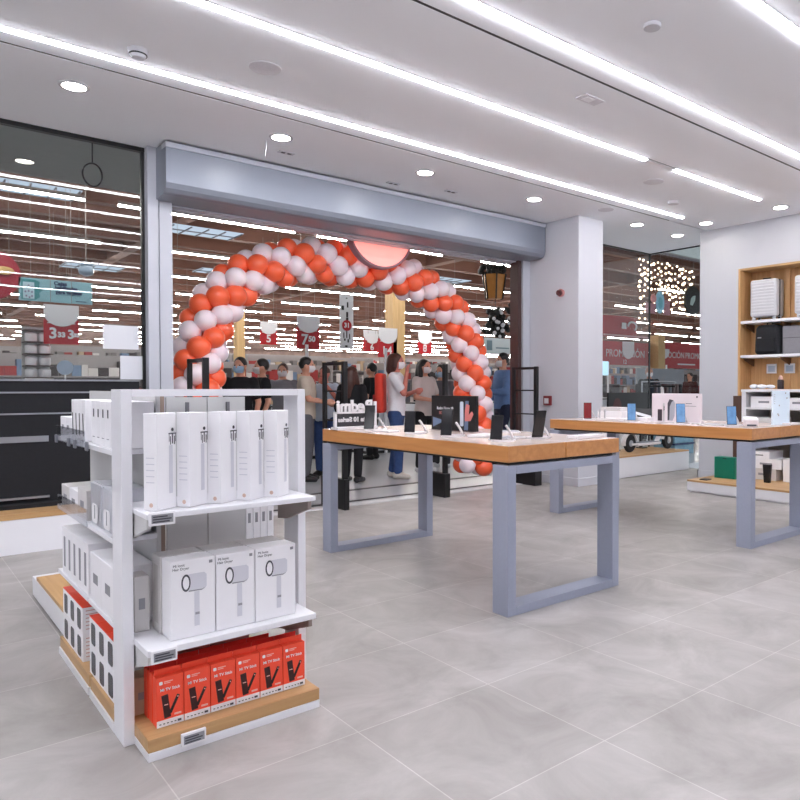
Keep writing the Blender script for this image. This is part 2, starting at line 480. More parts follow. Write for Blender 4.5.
B().box(-0.06, 0.02, -0.03, 0.03, -0.011, -0.008).build('grille', SHELF, t)
for x, y, w in ((2.73, 5.79, 'below the downlight over the shutter housing left end'), (4.57, 5.8, 'near the shutter housing right half'), (3.95, 5.95, 'over the middle of the shutter housing')):
    t = thing('ceiling_socket', 'small ceiling plate with dark holes ' + w, 'fitting', (x, y, HC))
    B().box(-0.07, 0.07, -0.03, 0.03, -0.006, 0).build('plate', WHITE, t)
    B().box(-0.045, -0.012, -0.014, 0.014, -0.008, -0.006).box(0.012, 0.045, -0.014, 0.014, -0.008, -0.006).build('hole', DARKPRINT, t)
t = thing('pull_cord', 'thin white pull cord hanging beside a downlight above the shutter', 'cord', (2.47, 5.62, HC))
B().tube([(0, 0, 0), (0.004, 0, -0.06), (-0.006, 0, -0.13)], 0.003).build('cord', WHITE, t)
# things on the column
t = thing('fire_alarm', 'round red and black alarm sounder high on the white column', 'alarm', (6.35, 5.868, 2.35))
B().cyl((0, 0, 0), (-0.03, 0, 0), 0.045, 0.05, 20).build('base', mat('alarm_pink', (190, 130, 130), 0.5), t, smooth=40)
B().cyl((-0.03, 0.012, 0.0), (-0.06, 0.012, 0.0), 0.04, 0.032, 20).build('dome', mat('alarm_dark', (70, 25, 28), 0.3), t, smooth=40)
t = thing('fire_call_point', 'small square red fire call point on the white column', 'alarm', (6.35, 6.09, 1.03))
B().box(-0.04, 0, -0.06, 0.06, -0.06, 0.06, 0.008).build('housing', mat('call_point_red', (120, 35, 40), 0.4), t)
B().box(-0.044, -0.04, -0.035, 0.035, -0.035, 0.03).build('pane', SIGNW, t)

# ------------------------------------------------------------------ long tables
def long_table(x0, x1, y0, y1, lab):
    w, l = x1 - x0, y1 - y0
    t = thing('display_table', lab, 'table', (x0, y0, 0), group='long display tables')
    seam = w * 0.485
    B().box(0, seam - 0.003, 0, l, 0.806, 0.892, 0.004).build('tabletop_plank', TWOOD, t)
    B().box(seam + 0.003, w, 0, l, 0.806, 0.892, 0.004).build('tabletop_plank', TWOOD, t)
    for xa, xb in ((0.001, seam - 0.004), (seam + 0.004, w - 0.001)):
        B().box(xa, xb, 0.001, l - 0.001, 0.8922, 0.8935).build('tabletop_surface', PALETOP, t)
    B().box(0.03, w - 0.03, 0.03, l - 0.03, 0.792, 0.806).build('support_board', BLACKM, t)
    d = 0.12
    for yy in (0.0, l - d):
        f = B().box(0.0, 0.06, yy, yy + d, 0, 0.79, 0.003).build('leg', LEGM, t)
        B().box(w - 0.06, w, yy, yy + d, 0, 0.79, 0.003).build('leg', LEGM, t)
        B().box(0.061, w - 0.061, yy, yy + d, 0.001, 0.045).build('foot_bar', LEGM, t)
        B().box(0.061, w - 0.061, yy, yy + d, 0.745, 0.789).build('top_bar', LEGM, t)
    return t
long_table(2.462, 3.378, 2.652, 4.648, 'long oak-edged display table with grey metal frame legs, nearer the entrance')
long_table(4.866, 5.775, 2.6, 4.65, 'long oak-edged display table with grey metal legs, by the right wall shelving')

# ------------------------------------------------------------------ gondola with end cap
g = thing('display_gondola', 'white shelving gondola packed with white and red product boxes', 'shelving', (0.607, 2.371, 0))
def W(b): return b
ox, oy = 0.607, 2.371
def gb(*a, **k):
    x0, x1, y0, y1, z0, z1 = a
    return B().box(x0 - ox, x1 - ox, y0 - oy, y1 - oy, z0, z1, **k)
gb(0.607, 0.641, 2.53, 2.655, 0, 1.192, bev=0.002).build('post', SHELF, g)
gb(1.234, 1.266, 2.53, 2.655, 0, 1.192, bev=0.002).build('post', SHELF, g)
gb(0.641, 1.234, 2.53, 2.655, 1.168, 1.192).build('top_rail', SHELF, g)
gb(0.64, 1.24, 2.371, 2.66, 0.0, 0.028, bev=0.002).build('base_plinth', SHELF, g)
gb(0.64, 1.24, 2.373, 2.66, 0.029, 0.072, bev=0.002).build('base_board', TWOODX, g)
for z1, th in ((0.795, 0.018), (0.358, 0.022)):
    gb(0.641, 1.228, 2.371, 2.70, z1 - th, z1, bev=0.003).build('shelf', SHELF, g)
    for xs in (0.646, 1.206):
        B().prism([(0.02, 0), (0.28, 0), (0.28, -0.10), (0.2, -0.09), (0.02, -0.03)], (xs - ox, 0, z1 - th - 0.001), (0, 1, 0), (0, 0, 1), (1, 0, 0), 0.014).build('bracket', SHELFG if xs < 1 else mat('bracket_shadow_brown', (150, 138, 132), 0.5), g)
# spine panels
gb(0.845, 0.998, 2.85, 2.868, 0.03, 1.16).build('back_panel', SHELFG, g)
gb(1.003, 1.155, 2.85, 2.868, 0.03, 1.16).build('back_panel', SHELFG, g)
gb(0.755, 0.77, 2.67, 3.7, 0.08, 1.182).build('back_panel', SHELFG, g)
gb(0.785, 0.84, 2.86, 2.875, 0.08, 1.17).build('end_board', mat('taupe_board', (158, 138, 126), 0.6, noise=0.08), g)
gb(1.14, 1.155, 2.87, 3.62, 0.03, 1.0).build('back_panel', SHELFG, g)
for xs in (0.915, 1.075):
    gb(xs, xs + 0.012, 2.838, 2.85, 1.10, 1.14).build('panel_clip', mat('clip_grey', (120, 120, 126), 0.4), g)
# side bays
for (ya, yb) in ((2.658, 3.032), (3.05, 3.625)):
    for z1 in (0.982, 0.676, 0.385):
        gb(0.607, 0.754, ya, yb, z1 - 0.018, z1, bev=0.002).build('shelf', SHELF, g)
        if z1 < 0.9:
            gb(1.16, 1.29, max(ya, 2.84), yb, z1 - 0.15, z1 - 0.131, bev=0.002).build('shelf', SHELF, g)
    gb(0.607, 1.266, ya + 0.004, yb, 0.0, 0.03).build('base_plinth', SHELF, g)
    gb(0.612, 1.262, ya + 0.004, yb, 0.031, 0.076).build('base_board', TWOODY, g)
    gb(0.772, 0.784, yb - 0.03, yb, 0.08, 1.17).build('upright', SHELF, g)
# acrylic fences at the far bay
gb(0.603, 0.607, 3.06, 3.62, 0.964, 1.03).build('fence', ACRYL, g)
gb(0.603, 0.607, 3.03, 3.6, 0.66, 0.728).build('fence', ACRYL, g)
# price tags
def price_tag(x, y, z, facing):
    f = B()
    if facing == 'front':
        f.box(x - ox, x + 0.08 - ox, y - 0.012 - oy, y - oy - 0.001, z, z + 0.044, 0.003)
        p = f.build('price_tag', CARD, g)
        B().box(x + 0.007 - ox, x + 0.073 - ox, y - 0.0135 - oy, y - 0.0125 - oy, z + 0.008, z + 0.036).build('tag_screen', GREYPRINT, p)
        b = B()
        for k, wd in enumerate((0.044, 0.056, 0.05)):
            b.box(x + 0.011 - ox, x + 0.011 + wd - ox, y - 0.0145 - oy, y - 0.0138 - oy, z + 0.027 - k * 0.008, z + 0.031 - k * 0.008)
        b.build('tag_text', DARKPRINT, p)
    else:
        f.box(x - 0.01 - ox, x - ox - 0.001, y - oy, y + 0.03 - oy, z, z + 0.035, 0.003)
        p = f.build('price_tag', mat('tag_grey_side', (120, 122, 130), 0.4), g)
price_tag(0.645, 2.371, 0.758, 'front'); price_tag(0.648, 2.371, 0.315, 'front'); price_tag(0.738, 2.371, 0.020, 'front')
for yy, zz in ((2.97, 0.958), (3.18, 0.955), (3.3, 0.955), (3.56, 0.955)):
    price_tag(0.603, yy, zz, 'side')

# tall white boxes on upper end-cap shelf
def tall_box(i, x, y, rz):
    t = thing('tall_carton', NTH[i] + ' of five tall white product boxes from the left, on the end shelf', 'box', (x, y, 0.796), rz, 'tall white boxes on upper shelf')
    w, d, h = 0.089, 0.054, 0.318
    B().box(0, w, 0, d, 0, h, 0.0015, 1).build('carton', CARD, t)
    # picture of a slim stick lamp on wide face, round seal on narrow face
    b = B().box(w * .62, w * .8, -0.0008, 0, 0.05, 0.21)
    b.build('product_print', PALEPRINT, t)
    b = B().prism(disc(0.006, 12), (w * .8, -0.0004, 0.262), (1, 0, 0), (0, 0, 1), (0, -1, 0), 0.0006)
    b.box(w * .8 - 0.018, w * .8 + 0.018, -0.001, 0, 0.247, 0.251).box(w * .8 - 0.002, w * .8 + 0.002, -0.001, 0, 0.215, 0.25)
    b.box(w * .8 - 0.011, w * .8 - 0.008, -0.001, 0, 0.212, 0.24).box(w * .8 + 0.008, w * .8 + 0.011, -0.001, 0, 0.212, 0.24)
    b.box(w * .8 - 0.016, w * .8 - 0.0145, -0.001, 0, 0.222, 0.247).box(w * .8 + 0.0145, w * .8 + 0.016, -0.001, 0, 0.222, 0.247)
    b.build('figure_print', DARKPRINT, t)
    b = B().prism(disc(0.007, 16), (-0.0006, d * .45, 0.017), (0, 1, 0), (0, 0, 1), (1, 0, 0), 0.0006)
    b.build('seal', mat('seal_peach', (216, 186, 170), 0.6), t)
    b = B()
    for k in range(5):
        b.box(-0.0006, 0, d * .2, d * .8, 0.09 + k * 0.02, 0.093 + k * 0.02)
    b.build('lettering', PALEPRINT, t)
for i in range(5):
    tall_box(i, 0.686 + i * 0.1045, 2.415 + 0.003 * i, math.radians(33 - (0, 1, 0, -1, -6)[i]))

# hair dryer boxes
def dryer_box(i, x0, x1, row, lab):
    w = x1 - x0 - 0.003
    t = thing('hair_dryer_carton', lab, 'box', (x0 + 0.0015, 2.415 + row * 0.098, 0.359), 0, 'hair dryer boxes')
    B().box(0, w, 0, 0.09, 0, 0.262, 0.002, 1).build('carton', CARD if row == 0 else CARD2, t)
    if row == 0:
        u, v, n = (1, 0, 0), (0, 0, 1), (0, -1, 0)
        cx, cz = w * .34, 0.185
        b = B().prism([(0, -0.028), (0.06, -0.03), (0.068, -0.02), (0.068, 0.02), (0.06, 0.028), (0, 0.028)], (cx, 0, cz), u, v, n, 0.0006)
        b.prism([(0.027, -0.033), (0.044, -0.034), (0.044, -0.15), (0.027, -0.15)], (cx, 0, cz), u, v, n, 0.0006)
        b.build('dryer_print', PALEPRINT, t)
        b = B().prism([(0.008, -0.031), (0.052, -0.032), (0.066, -0.022), (0.054, -0.028), (0.01, -0.027)], (cx, 0, cz), u, v, n, 0.0009)
        b.build('dryer_shading_print', GREYPRINT, t)
        B().box(cx + 0.03, cx + 0.044, -0.0012, 0, cz - 0.112, cz - 0.104).build('button_print', GREYPRINT, t)
        b = B().prism(disc(0.029, 28, 0.52), (cx, -0.0004, cz), u, v, n, 0.0008)
        b.build('nozzle_print', DARKPRINT, t)
        B().prism(disc(0.022, 28, 0.46), (cx, -0.0012, cz), u, v, n, 0.0008).build('nozzle_centre_print', CARD, t)
        put_text('lettering', 'Mi Ionic', 0.012, 0.0004, DARKPRINT, t, (w * .19, -0.0005, 0.246), u, v)
        put_text('lettering', 'Hair Dryer', 0.012, 0.0004, DARKPRINT, t, (w * .23, -0.0005, 0.234), u, v)
        B().box(w * .86, w * .94, -0.001, 0, 0.241, 0.251, 0.0004, 1).build('logo', GREYPRINT, t)
    else:
        B().box(-0.0006, 0, 0.02, 0.07, 0.03, 0.23).build('side_print', mat('side_print_grey', (196, 192, 190), 0.6), t)
dx = [0.722, 0.872, 1.012, 1.168]
for i in range(3):
    dryer_box(i, dx[i], dx[i + 1], 0, ('leftmost', 'middle', 'rightmost')[i] + ' of three white hair dryer boxes on middle end shelf')
for i in range(3):
    dryer_box(i, dx[i] - 0.004, dx[i + 1] - 0.006, 1, 'white hair dryer box standing behind the ' + ('leftmost', 'middle', 'rightmost')[i] + ' hair dryer box')

# red streaming stick boxes
def stick_box(x, y, z, lab, group, front):
    w, d, h = 0.086, 0.042, 0.165
    t = thing('stick_carton', lab, 'box', (x, y, z), 0, group)
    B().box(0, w, 0, d, 0.0, h, 0.001, 1).build('carton', RED, t)
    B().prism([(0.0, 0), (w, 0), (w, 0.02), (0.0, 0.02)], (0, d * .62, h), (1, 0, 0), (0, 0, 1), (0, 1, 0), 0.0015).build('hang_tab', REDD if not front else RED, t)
    if front:
        u, v, n = (1, 0, 0), (0, 0, 1), (0, -1, 0)
        B().box(0, w, -0.0012, 0, 0, 0.022).build('band', CARD, t)
        b = B()
        for k in range(5): b.box(0.008 + k * 0.012, 0.014 + k * 0.012, -0.002, -0.0012, 0.008, 0.011)
        b.box(w - 0.02, w - 0.008, -0.002, -0.0012, 0.006, 0.013)
        b.build('band_print', DARKPRINT, t)
        a = math.radians(97); c = (0.030, 0.066)
        def bar(L, wd, ang, cx, cz):
            ca, sa = math.cos(ang), math.sin(ang)
            return [(cx + ca * p - sa * q, cz + sa * p + ca * q) for p, q in ((-L / 2, -wd / 2), (L / 2, -wd / 2), (L / 2, wd / 2), (-L / 2, wd / 2))]
        B().prism(bar(0.078, 0.021, a, *c), (0, 0, 0), u, v, n, 0.001).build('stick_print', mat('stick_maroon', (52, 14, 18), 0.35), t)
        B().prism(bar(0.062, 0.009, math.radians(64), 0.056, 0.068), (0, 0, 0), u, v, n, 0.001).build('remote_print', mat('remote_black', (26, 18, 22), 0.35), t)
        b = B().box(0.024, 0.036, -0.0016, -0.001, 0.070, 0.073).box(0.066, 0.069, -0.0016, -0.001, 0.088, 0.092)
        b.build('highlight_print', mat('pink_print', (250, 190, 180), 0.5), t)
        put_text('lettering', 'Mi TV Stick', 0.0135, 0.0005, CARD, t, (w * .5, -0.0005, 0.122), u, v, 0.0002)
        B().prism(rrect(0.011, 0.011, 0.003), (0.014, -0.0002, 0.146), u, v, n, 0.0008).build('logo', CARD, t)
        b = B().box(0.024, 0.052, -0.0008, 0, 0.147, 0.150).box(0.024, 0.044, -0.0008, 0, 0.142, 0.1445).box(w - 0.03, w - 0.008, -0.0008, 0, 0.03, 0.036)
        b.build('lettering', mat('pink_print', (250, 190, 180), 0.5), t)
for i in range(6):
    stick_box(0.684 + i * 0.0885, 2.437, 0.073, NTH[i] + ' red streaming stick box from left in the front row', 'red streaming stick boxes in front row', True)
for rw in (1, 2):
    for i in range(6):
        if rw == 2 and i == 5: continue
        stick_box(0.684 + i * 0.0885 + R.uniform(-.002, .002), 2.437 + rw * 0.046 + R.uniform(0, .003), 0.073,
                  'red hang-tab box in the %s row behind the %s front red box' % (NTH[rw], NTH[i]), 'red streaming stick boxes behind the front row', False)
# low shelf interior boxes seen between shelves
def plain_box(name, lab, cat, x0, x1, y0, y1, z0, z1, m=CARD, group=None, mark=None, rz=0):
    t = thing(name, lab, cat, ((x0 + x1) / 2, (y0 + y1) / 2, z0), rz, group)
    w, d, h = x1 - x0, y1 - y0, z1 - z0
    B().box(-w / 2, w / 2, -d / 2, d / 2, 0, h, min(0.002, h * .1), 1).build('carton', m, t)
    if mark == 'y':
        b = B().box(-w * .2, w * .2, -d / 2 - 0.0006, -d / 2, h * .4, h * .6)
        b.build('print', GREYPRINT, t)
    if mark == 'x':
        b = B().box(-w / 2 - 0.0006, -w / 2, -d * .2, d * .2, h * .4, h * .6)
        b.build('print', GREYPRINT, t)
    return t
plain_box('cardboard_carton', 'tan cardboard box at the back of the lowest end shelf', 'box', 0.648, 0.705, 2.58, 2.66, 0.073, 0.20, mat('tan_carton', (196, 172, 146), 0.6), None, 'y')
for i in range(2):
    plain_box('pink_carton', ('left', 'right')[i] + ' dusky pink panel box behind the red boxes', 'box', 0.80 + i * .155, 0.952 + i * .155, 2.70, 2.84, 0.08, 0.31,
              mat('dusky_pink', (190, 120, 124), 0.55), 'dusky pink boxes', None)
plain_box('narrow_carton', 'narrow off-white box left of the hair dryer boxes, deep on middle shelf', 'box', 0.655, 0.705, 2.58, 2.68, 0.359, 0.55, CARD2, None, 'y')

# left side bay products (fronts face -X)
for i in range(5):
    y0 = 2.662 + i * 0.072
    t = thing('slotted_carton', 'white box with dark slot on the upper side shelf, %s from the end post' % NTH[i], 'box', (0.622, y0, 0.983), 0, 'white slotted boxes on upper side shelf')
    B().box(0, 0.125, 0, 0.069, 0, 0.165, 0.0015, 1).build('carton', CARD, t)
    B().box(-0.0008, 0, 0.024, 0.04, 0.105, 0.135).build('slot_print', DARKPRINT, t)
    B().box(-0.0008, 0, 0.018, 0.05, 0.028, 0.031).build('lettering', GREYPRINT, t)
for i in range(4):
    y0 = 3.13 + i * 0.064
    t = thing('striped_carton', 'slim white box with black diagonal stripe on far side shelf, %s in row' % NTH[i], 'box', (0.622, y0, 0.983), 0, 'white boxes with black stripes')
    B().box(0, 0.11, 0, 0.06, 0, 0.165, 0.0015, 1).build('carton', CARD, t)
    B().prism([(0.024, 0.02), (0.038, 0.02), (0.046, 0.11), (0.032, 0.11)], (0, 0, 0), (0, 1, 0), (0, 0, 1), (-1, 0, 0), 0.0008).build('stripe_print', BLACK, t)
for i in range(2):
    plain_box('small_carton', 'small white box at the far end of upper side shelf, %s in row' % NTH[i], 'box', 0.62, 0.72, 3.40 + i * .108, 3.50 + i * .108, 0.983, 1.07, CARD, 'small white boxes on upper side shelf', 'x')
FOIL = mat('silver_foil', (204, 206, 213), 0.35, metal=0.1, noise=0.12, scale=30)
for i in range(2):
    y0 = 2.67 + i * 0.18
    t = thing('foil_pack', 'silver-wrapped pack on middle side shelf, ' + ('next to the end post' if i == 0 else 'second from the end post'), 'pack', (0.615, y0, 0.677), 0, 'silver-wrapped packs')
    b = B().box(0, 0.125, 0, 0.17, 0, 0.162, 0.014, 3)
    for v in b.bm.verts: v.co += Vector((R.uniform(-.004, .004), R.uniform(-.004, .004), R.uniform(-.004, .004)))
    b.build('wrapper', FOIL, t, smooth=40)
    b = B().prism(rrect(0.09, 0.07, 0.02), (-0.002, 0.085, 0.05), (0, 1, 0), (0, 0, 1), (-1, 0, 0), 0.001)
    b.build('white_label', CARD, t)
    B().box(-0.0035, -0.003, 0.08, 0.09, 0.03, 0.08).build('product_print', GREYPRINT, t)
for i in range(3):
    plain_box('flat_carton', 'white box behind clear fence on middle side shelf, %s from near end' % NTH[i], 'box', 0.612, 0.745, 3.07 + i * .165, 3.225 + i * .165, 0.677, 0.775 + (i == 0) * .02, CARD if i % 2 else CARD2, 'white boxes behind the clear fence', 'x')
for i in range(2):
    plain_box('wide_carton', 'wide white box on lower side shelf, ' + ('against the end post' if i == 0 else 'second from end post'), 'box', 0.612, 0.745, 2.662 + i * .182, 2.84 + i * .182, 0.386, 0.57, CARD, 'wide white boxes on lower side shelf', 'x')
for i in range(5):
    y0 = 3.066 + i * 0.1
    t = thing('grey_stripe_carton', 'white box with grey stripe on the far lower side shelf, %s in row' % NTH[i], 'box', (0.614, y0, 0.386), 0, 'white boxes with grey stripes')
    B().box(0, 0.13, 0, 0.096, 0, 0.2, 0.002, 1).build('carton', CARD, t)
    B().box(-0.0008, 0, 0.03, 0.062, 0.03, 0.16).build('stripe_print', GREYPRINT, t)
WFACE = mat('watch_dark', (44, 50, 66), 0.25, noise=0.4, scale=60)
for bay, y00 in ((0, 2.70), (1, 3.215)):
    for col in range(3):
        for lv in range(2):
            t = thing('smartwatch_carton', '%s watch box, %s column, in the %s red-topped block on the side base' % (('lower', 'upper')[lv], NTH[col], ('near', 'far')[bay]), 'box',
                      (0.622, y00 + col * 0.131, 0.077 + lv * 0.113), 0, 'boxed smartwatches on the side base')
            B().box(0, 0.11, 0, 0.129, 0, 0.108, 0.001, 1).build('carton', CARD, t)
            B().box(0.0, 0.11, 0.001, 0.128, 0.1082, 0.112).build('lid', RED if lv else CARD, t)
            B().prism(rrect(0.066, 0.082, 0.014), (0, 0.064, 0.052), (0, 1, 0), (0, 0, 1), (-1, 0, 0), 0.0012).build('watch_print', WFACE, t)
            b = B()
            for k in range(6): b.box(0.012, 0.098, -0.0006, 0, 0.018 + k * .015, 0.022 + k * .015)
            b.build('side_text', mat('salmon_print', (214, 176, 168), 0.6), t)
# right bay boxes visible through the gap
for i in range(4):
    plain_box('dotted_carton', 'upright white box with dot seen through the end shelf gap, %s from left' % NTH[i], 'box', 1.165 + i * .031, 1.194 + i * .031, 2.87, 2.97, 0.5455, 0.75, CARD, 'white boxes in the right side bay', 'y')
for i in range(2):
    plain_box('low_carton', 'off-white box low in the right side bay, ' + ('near the end post' if i == 0 else 'behind another'), 'box', 1.165, 1.28, 2.86 + i * .14, 2.99 + i * .14, 0.2545, 0.42, CARD2, 'off-white boxes in right side bay', 'y')

# low plinth behind the gondola
t = thing('low_plinth', 'low white plinth with wooden top behind the gondola', 'plinth', (0.66, 3.7, 0))
B().box(0, 0.62, 0, 1.0, 0.015, 0.12).box(0.03, 0.6, 0.03, 0.97, 0, 0.02).build('base', SHELF, t)
B().box(0.0, 0.62, 0.0, 0.87, 0.121, 0.141, 0.002).build('top_board', TWOODY, t)

# ------------------------------------------------------------------ left window bench and black slat display
t = thing('window_bench', 'low white bench with wooden top along the left window', 'bench', (-3.0, 5.965, 0))
B().box(0, 4.66, 0, 0.5, 0.0, 0.25, 0.003).build('base', SHELF, t)
B().box(0, 4.66, -0.004, 0.5, 0.251, 0.29, 0.002).build('top_board', TWOODX, t)
t = thing('slatwall_display', 'black felt display stand with silver rails on the window bench', 'display stand', (-3.0, 6.3, 0.29))
B().box(0, 4.655, 0, 0.06, 0.01, 0.955).box(0, 4.655, -0.1, 0.12, 0.0, 0.03).build('board', BLACKF, t)
B().box(0, 4.655, -0.012, 0.062, 0.956, 0.968).build('top_trim', SILVER, t)
for z in (0.862, 0.70):
    B().box(0, 4.655, -0.01, -0.001, z, z + 0.012).build('rail', SILVER, t)
B().box(0, 4.0, -0.012, -0.001, 0.49, 0.535).build('rail', SILVER, t)
B().box(0, 4.0, -0.03, -0.001, 0.06, 0.075).build('rail', SILVER, t)
for x, z, w, h, lb in ((1.43, 1.52, .275, .2, 'landscape white sheet stuck on left window near the post'), (1.56, 1.265, .19, .2, 'smaller white sheet low on left window beside the post')):
    o = B().box(0, w, 0, 0.002, 0, h).build('paper_sheet', PAPER, None, (x, 6.5, z)); tag(o, lb, 'paper')

# ------------------------------------------------------------------ table-top things
def phone(lab, x, y, z, rz, tilt=15, scr=PHONESCR, h=0.155, group='display phones'):
    t = thing('smartphone', lab, 'phone', (x, y, z), rz, group)
    M = Matrix.Rotation(math.radians(-tilt), 4, 'X')
    B().box(-0.037, 0.037, 0, 0.008, 0, h, 0.003, 2, M).build('body', BLACK, t)
    B().box(-0.034, 0.034, -0.0012, -0.0002, 0.004, h - 0.004, m=M).build('screen', scr, t)
    b = B().box(-0.033, -0.012, 0.0082, 0.0105, h - 0.045, h - 0.008, m=M)
    b.build('camera_bump', BLACKM, t)
    return t
STANDW = mat('white_stand', (226, 222, 224), 0.35, noise=0.01)
def stand(lab, x, y, z, rz, group='white phone stands'):
    t = thing('phone_stand', lab, 'stand', (x, y, z), rz, group)
    B().prism(rrect(0.13, 0.19, 0.05, 6), (0, 0.05, 0), (1, 0, 0), (0, 1, 0), (0, 0, 1), 0.008).build('base_plate', STANDW, t)
    B().prism(rrect(0.118, 0.178, 0.045, 6), (0, 0.05, 0.0082), (1, 0, 0), (0, 1, 0), (0, 0, 1), 0.001).build('base_pad', mat('stand_pad', (190, 180, 182), 0.4), t)
    b = B().tube([(0.01, 0.075, 0.085), (0.02, 0.082, 0.07), (0.036, 0.095, 0.04), (0.045, 0.11, 0.012)], 0.008)
    b.build('arm', STANDW, t, smooth=50)
    return t
ZT = 0.894
face_cam = math.radians(-50)
t1 = [(4.292, 'beside the white letter sign', 'farthest along'), (3.79, 'between the letter sign and dark screen board', 'second along'), (3.40, 'in front of the dark screen board', 'third along'), (2.94, 'near the table corner', 'nearest corner on')]
for k, (y, wh, so) in enumerate(t1):
    stand('white rounded phone stand ' + wh, 2.66, y - 0.03, ZT, face_cam)
    phone('black phone upright on white stand ' + wh, 2.635, y, ZT + 0.0095, face_cam - 0.1 * k, tilt=(12, 8, 10, 10)[k], h=(0.17, 0.14, 0.165, 0.14)[k])
stand('white rounded phone stand beside the table seam', 2.95, 2.93, ZT, math.radians(-60))
phone('black phone leaning back on stand beside the table seam', 2.93, 2.90, ZT + 0.0095, math.radians(-15), tilt=-16, h=0.165)
# thin plates / tablets on table
def slab(name, lab, cat, x, y, z, rz, w, d, h, m, top=None, group=None):
    t = thing(name, lab, cat, (x, y, z), rz, group)
    B().box(-w / 2, w / 2, -d / 2, d / 2, 0, h, min(0.003, h * .3)).build('body', m, t)
    if top: B().box(-w / 2 * .9, w / 2 * .9, -d / 2 * .9, d / 2 * .9, h, h + 0.001).build('surface', top, t)
    return t
slab('tablet', 'dark-topped tablet lying flat left of the table seam', 'tablet', 2.80, 3.02, ZT, 0.25, 0.2, 0.13, 0.012, STANDW, GREYPRINT)
slab('accessory_tray', 'long white tray lying at the near right end of table', 'tray', 3.22, 2.78, ZT, 0.05, 0.26, 0.08, 0.018, STANDW)
slab('accessory_tray', 'flat white tray with grey top behind the corner phone', 'tray', 2.84, 3.28, ZT, 0.4, 0.22, 0.12, 0.014, STANDW, SHELFG)
slab('accessory_tray', 'white tray in front of the letter sign', 'tray', 2.62, 4.05, ZT, 0.1, 0.1, 0.18, 0.012, STANDW)
slab('tablet', 'grey tablet lying flat at the far right of near table', 'tablet', 3.22, 3.45, ZT, 0.9, 0.2, 0.13, 0.01, STANDW, GREYPRINT)
# curved white charger next to corner phone
t = thing('cable_holder', 'small curved white holder beside the corner phone', 'holder', (2.70, 3.03, ZT), face_cam)
b = B().tube([(0, 0, 0.004), (0, 0, 0.05), (0.006, 0, 0.085), (0.025, 0, 0.108), (0.045, 0, 0.112)], 0.009).box(-0.03, 0.03, -0.03, 0.03, 0, 0.006, 0.002)
b.build('hook', STANDW, t, smooth=40)
# letter sign (reads from the other side)
t = thing('letter_sign', 'white cut-out letter sign seen from behind at the table end', 'sign', (2.62, 4.45, ZT))
B().box(-0.17, 0.17, -0.05, 0.05, 0, 0.02, 0.003).build('base', STANDW, t)
B().box(-0.17, 0.17, -0.012, 0.0, 0.115, 0.128).build('bar', STANDW, t)
B().box(-0.175, -0.155, -0.012, 0.006, 0.02, 0.128).box(0.155, 0.175, -0.012, 0.006, 0.02, 0.2).build('side_post', STANDW, t)
B().box(-0.155, 0.155, -0.002, 0.004, 0.022, 0.114).build('panel', mat('sign_panel_dark', (56, 54, 58), 0.5), t)
put_text('lettering', 'Redmi', 0.115, 0.008, STANDW, t, (-0.005, -0.004, 0.165), (-1, 0, 0), (0, 0, 1), 0.004)
put_text('lettering', 'Note 10 Series', 0.047, 0.004, STANDW, t, (0, -0.006, 0.07), (-1, 0, 0), (0, 0, 1), 0.0015)
# dark screen board
t = thing('screen_board', 'dark advertising board with phone picture standing on the table', 'board', (3.06, 3.85, ZT))
B().box(-0.012, 0.012, -0.25, 0.25, 0.004, 0.245, 0.002).build('board', BLACK, t)
B().box(-0.05, 0.05, -0.25, 0.25, 0, 0.004).build('foot', ACRYL, t)
B().prism(rrect(0.036, 0.17, 0.01), (-0.0122, -0.10, 0.12), NX, (0, 0, 1), (-1, 0, 0), 0.002).build('phone_picture', mat('picture_pale_blue', (196, 206, 220), 0.4), t)
b = B().prism([(-0.03, -0.05), (0.03, -0.045), (0.06, 0.0), (0.045, 0.02), (0.01, -0.005), (0.02, 0.06), (-0.015, 0.07), (-0.03, 0.02)], (-0.0122, -0.165, 0.12), NX, (0, 0, 1), (-1, 0, 0), 0.0015)
b.build('hand_picture', mat('picture_salmon', (205, 120, 115), 0.5), t)
b = B().prism([(-0.02, -0.1), (0.02, -0.1), (0.03, 0.1), (-0.005, 0.1)], (-0.0122, -0.145, 0.11), NX, (0, 0, 1), (-1, 0, 0), 0.0008)
b.prism([(-0.05, -0.03), (0.07, 0.01), (0.07, 0.02), (-0.05, 0.04)], (-0.0122, 0.18, 0.05), NX, (0, 0, 1), (-1, 0, 0), 0.0008)
b.build('blue_picture', mat('picture_slate', (100, 120, 150), 0.5), t)
put_text('lettering', 'Redmi Note 10', 0.03, 0.0006, mat('sign_white', (0, 0, 0)), t, (-0.0126, 0.09, 0.155), NX, (0, 0, 1))
put_text('lettering', '5G', 0.03, 0.0006, mat('picture_salmon', (0, 0, 0)), t, (-0.0126, 0.14, 0.122), NX, (0, 0, 1))

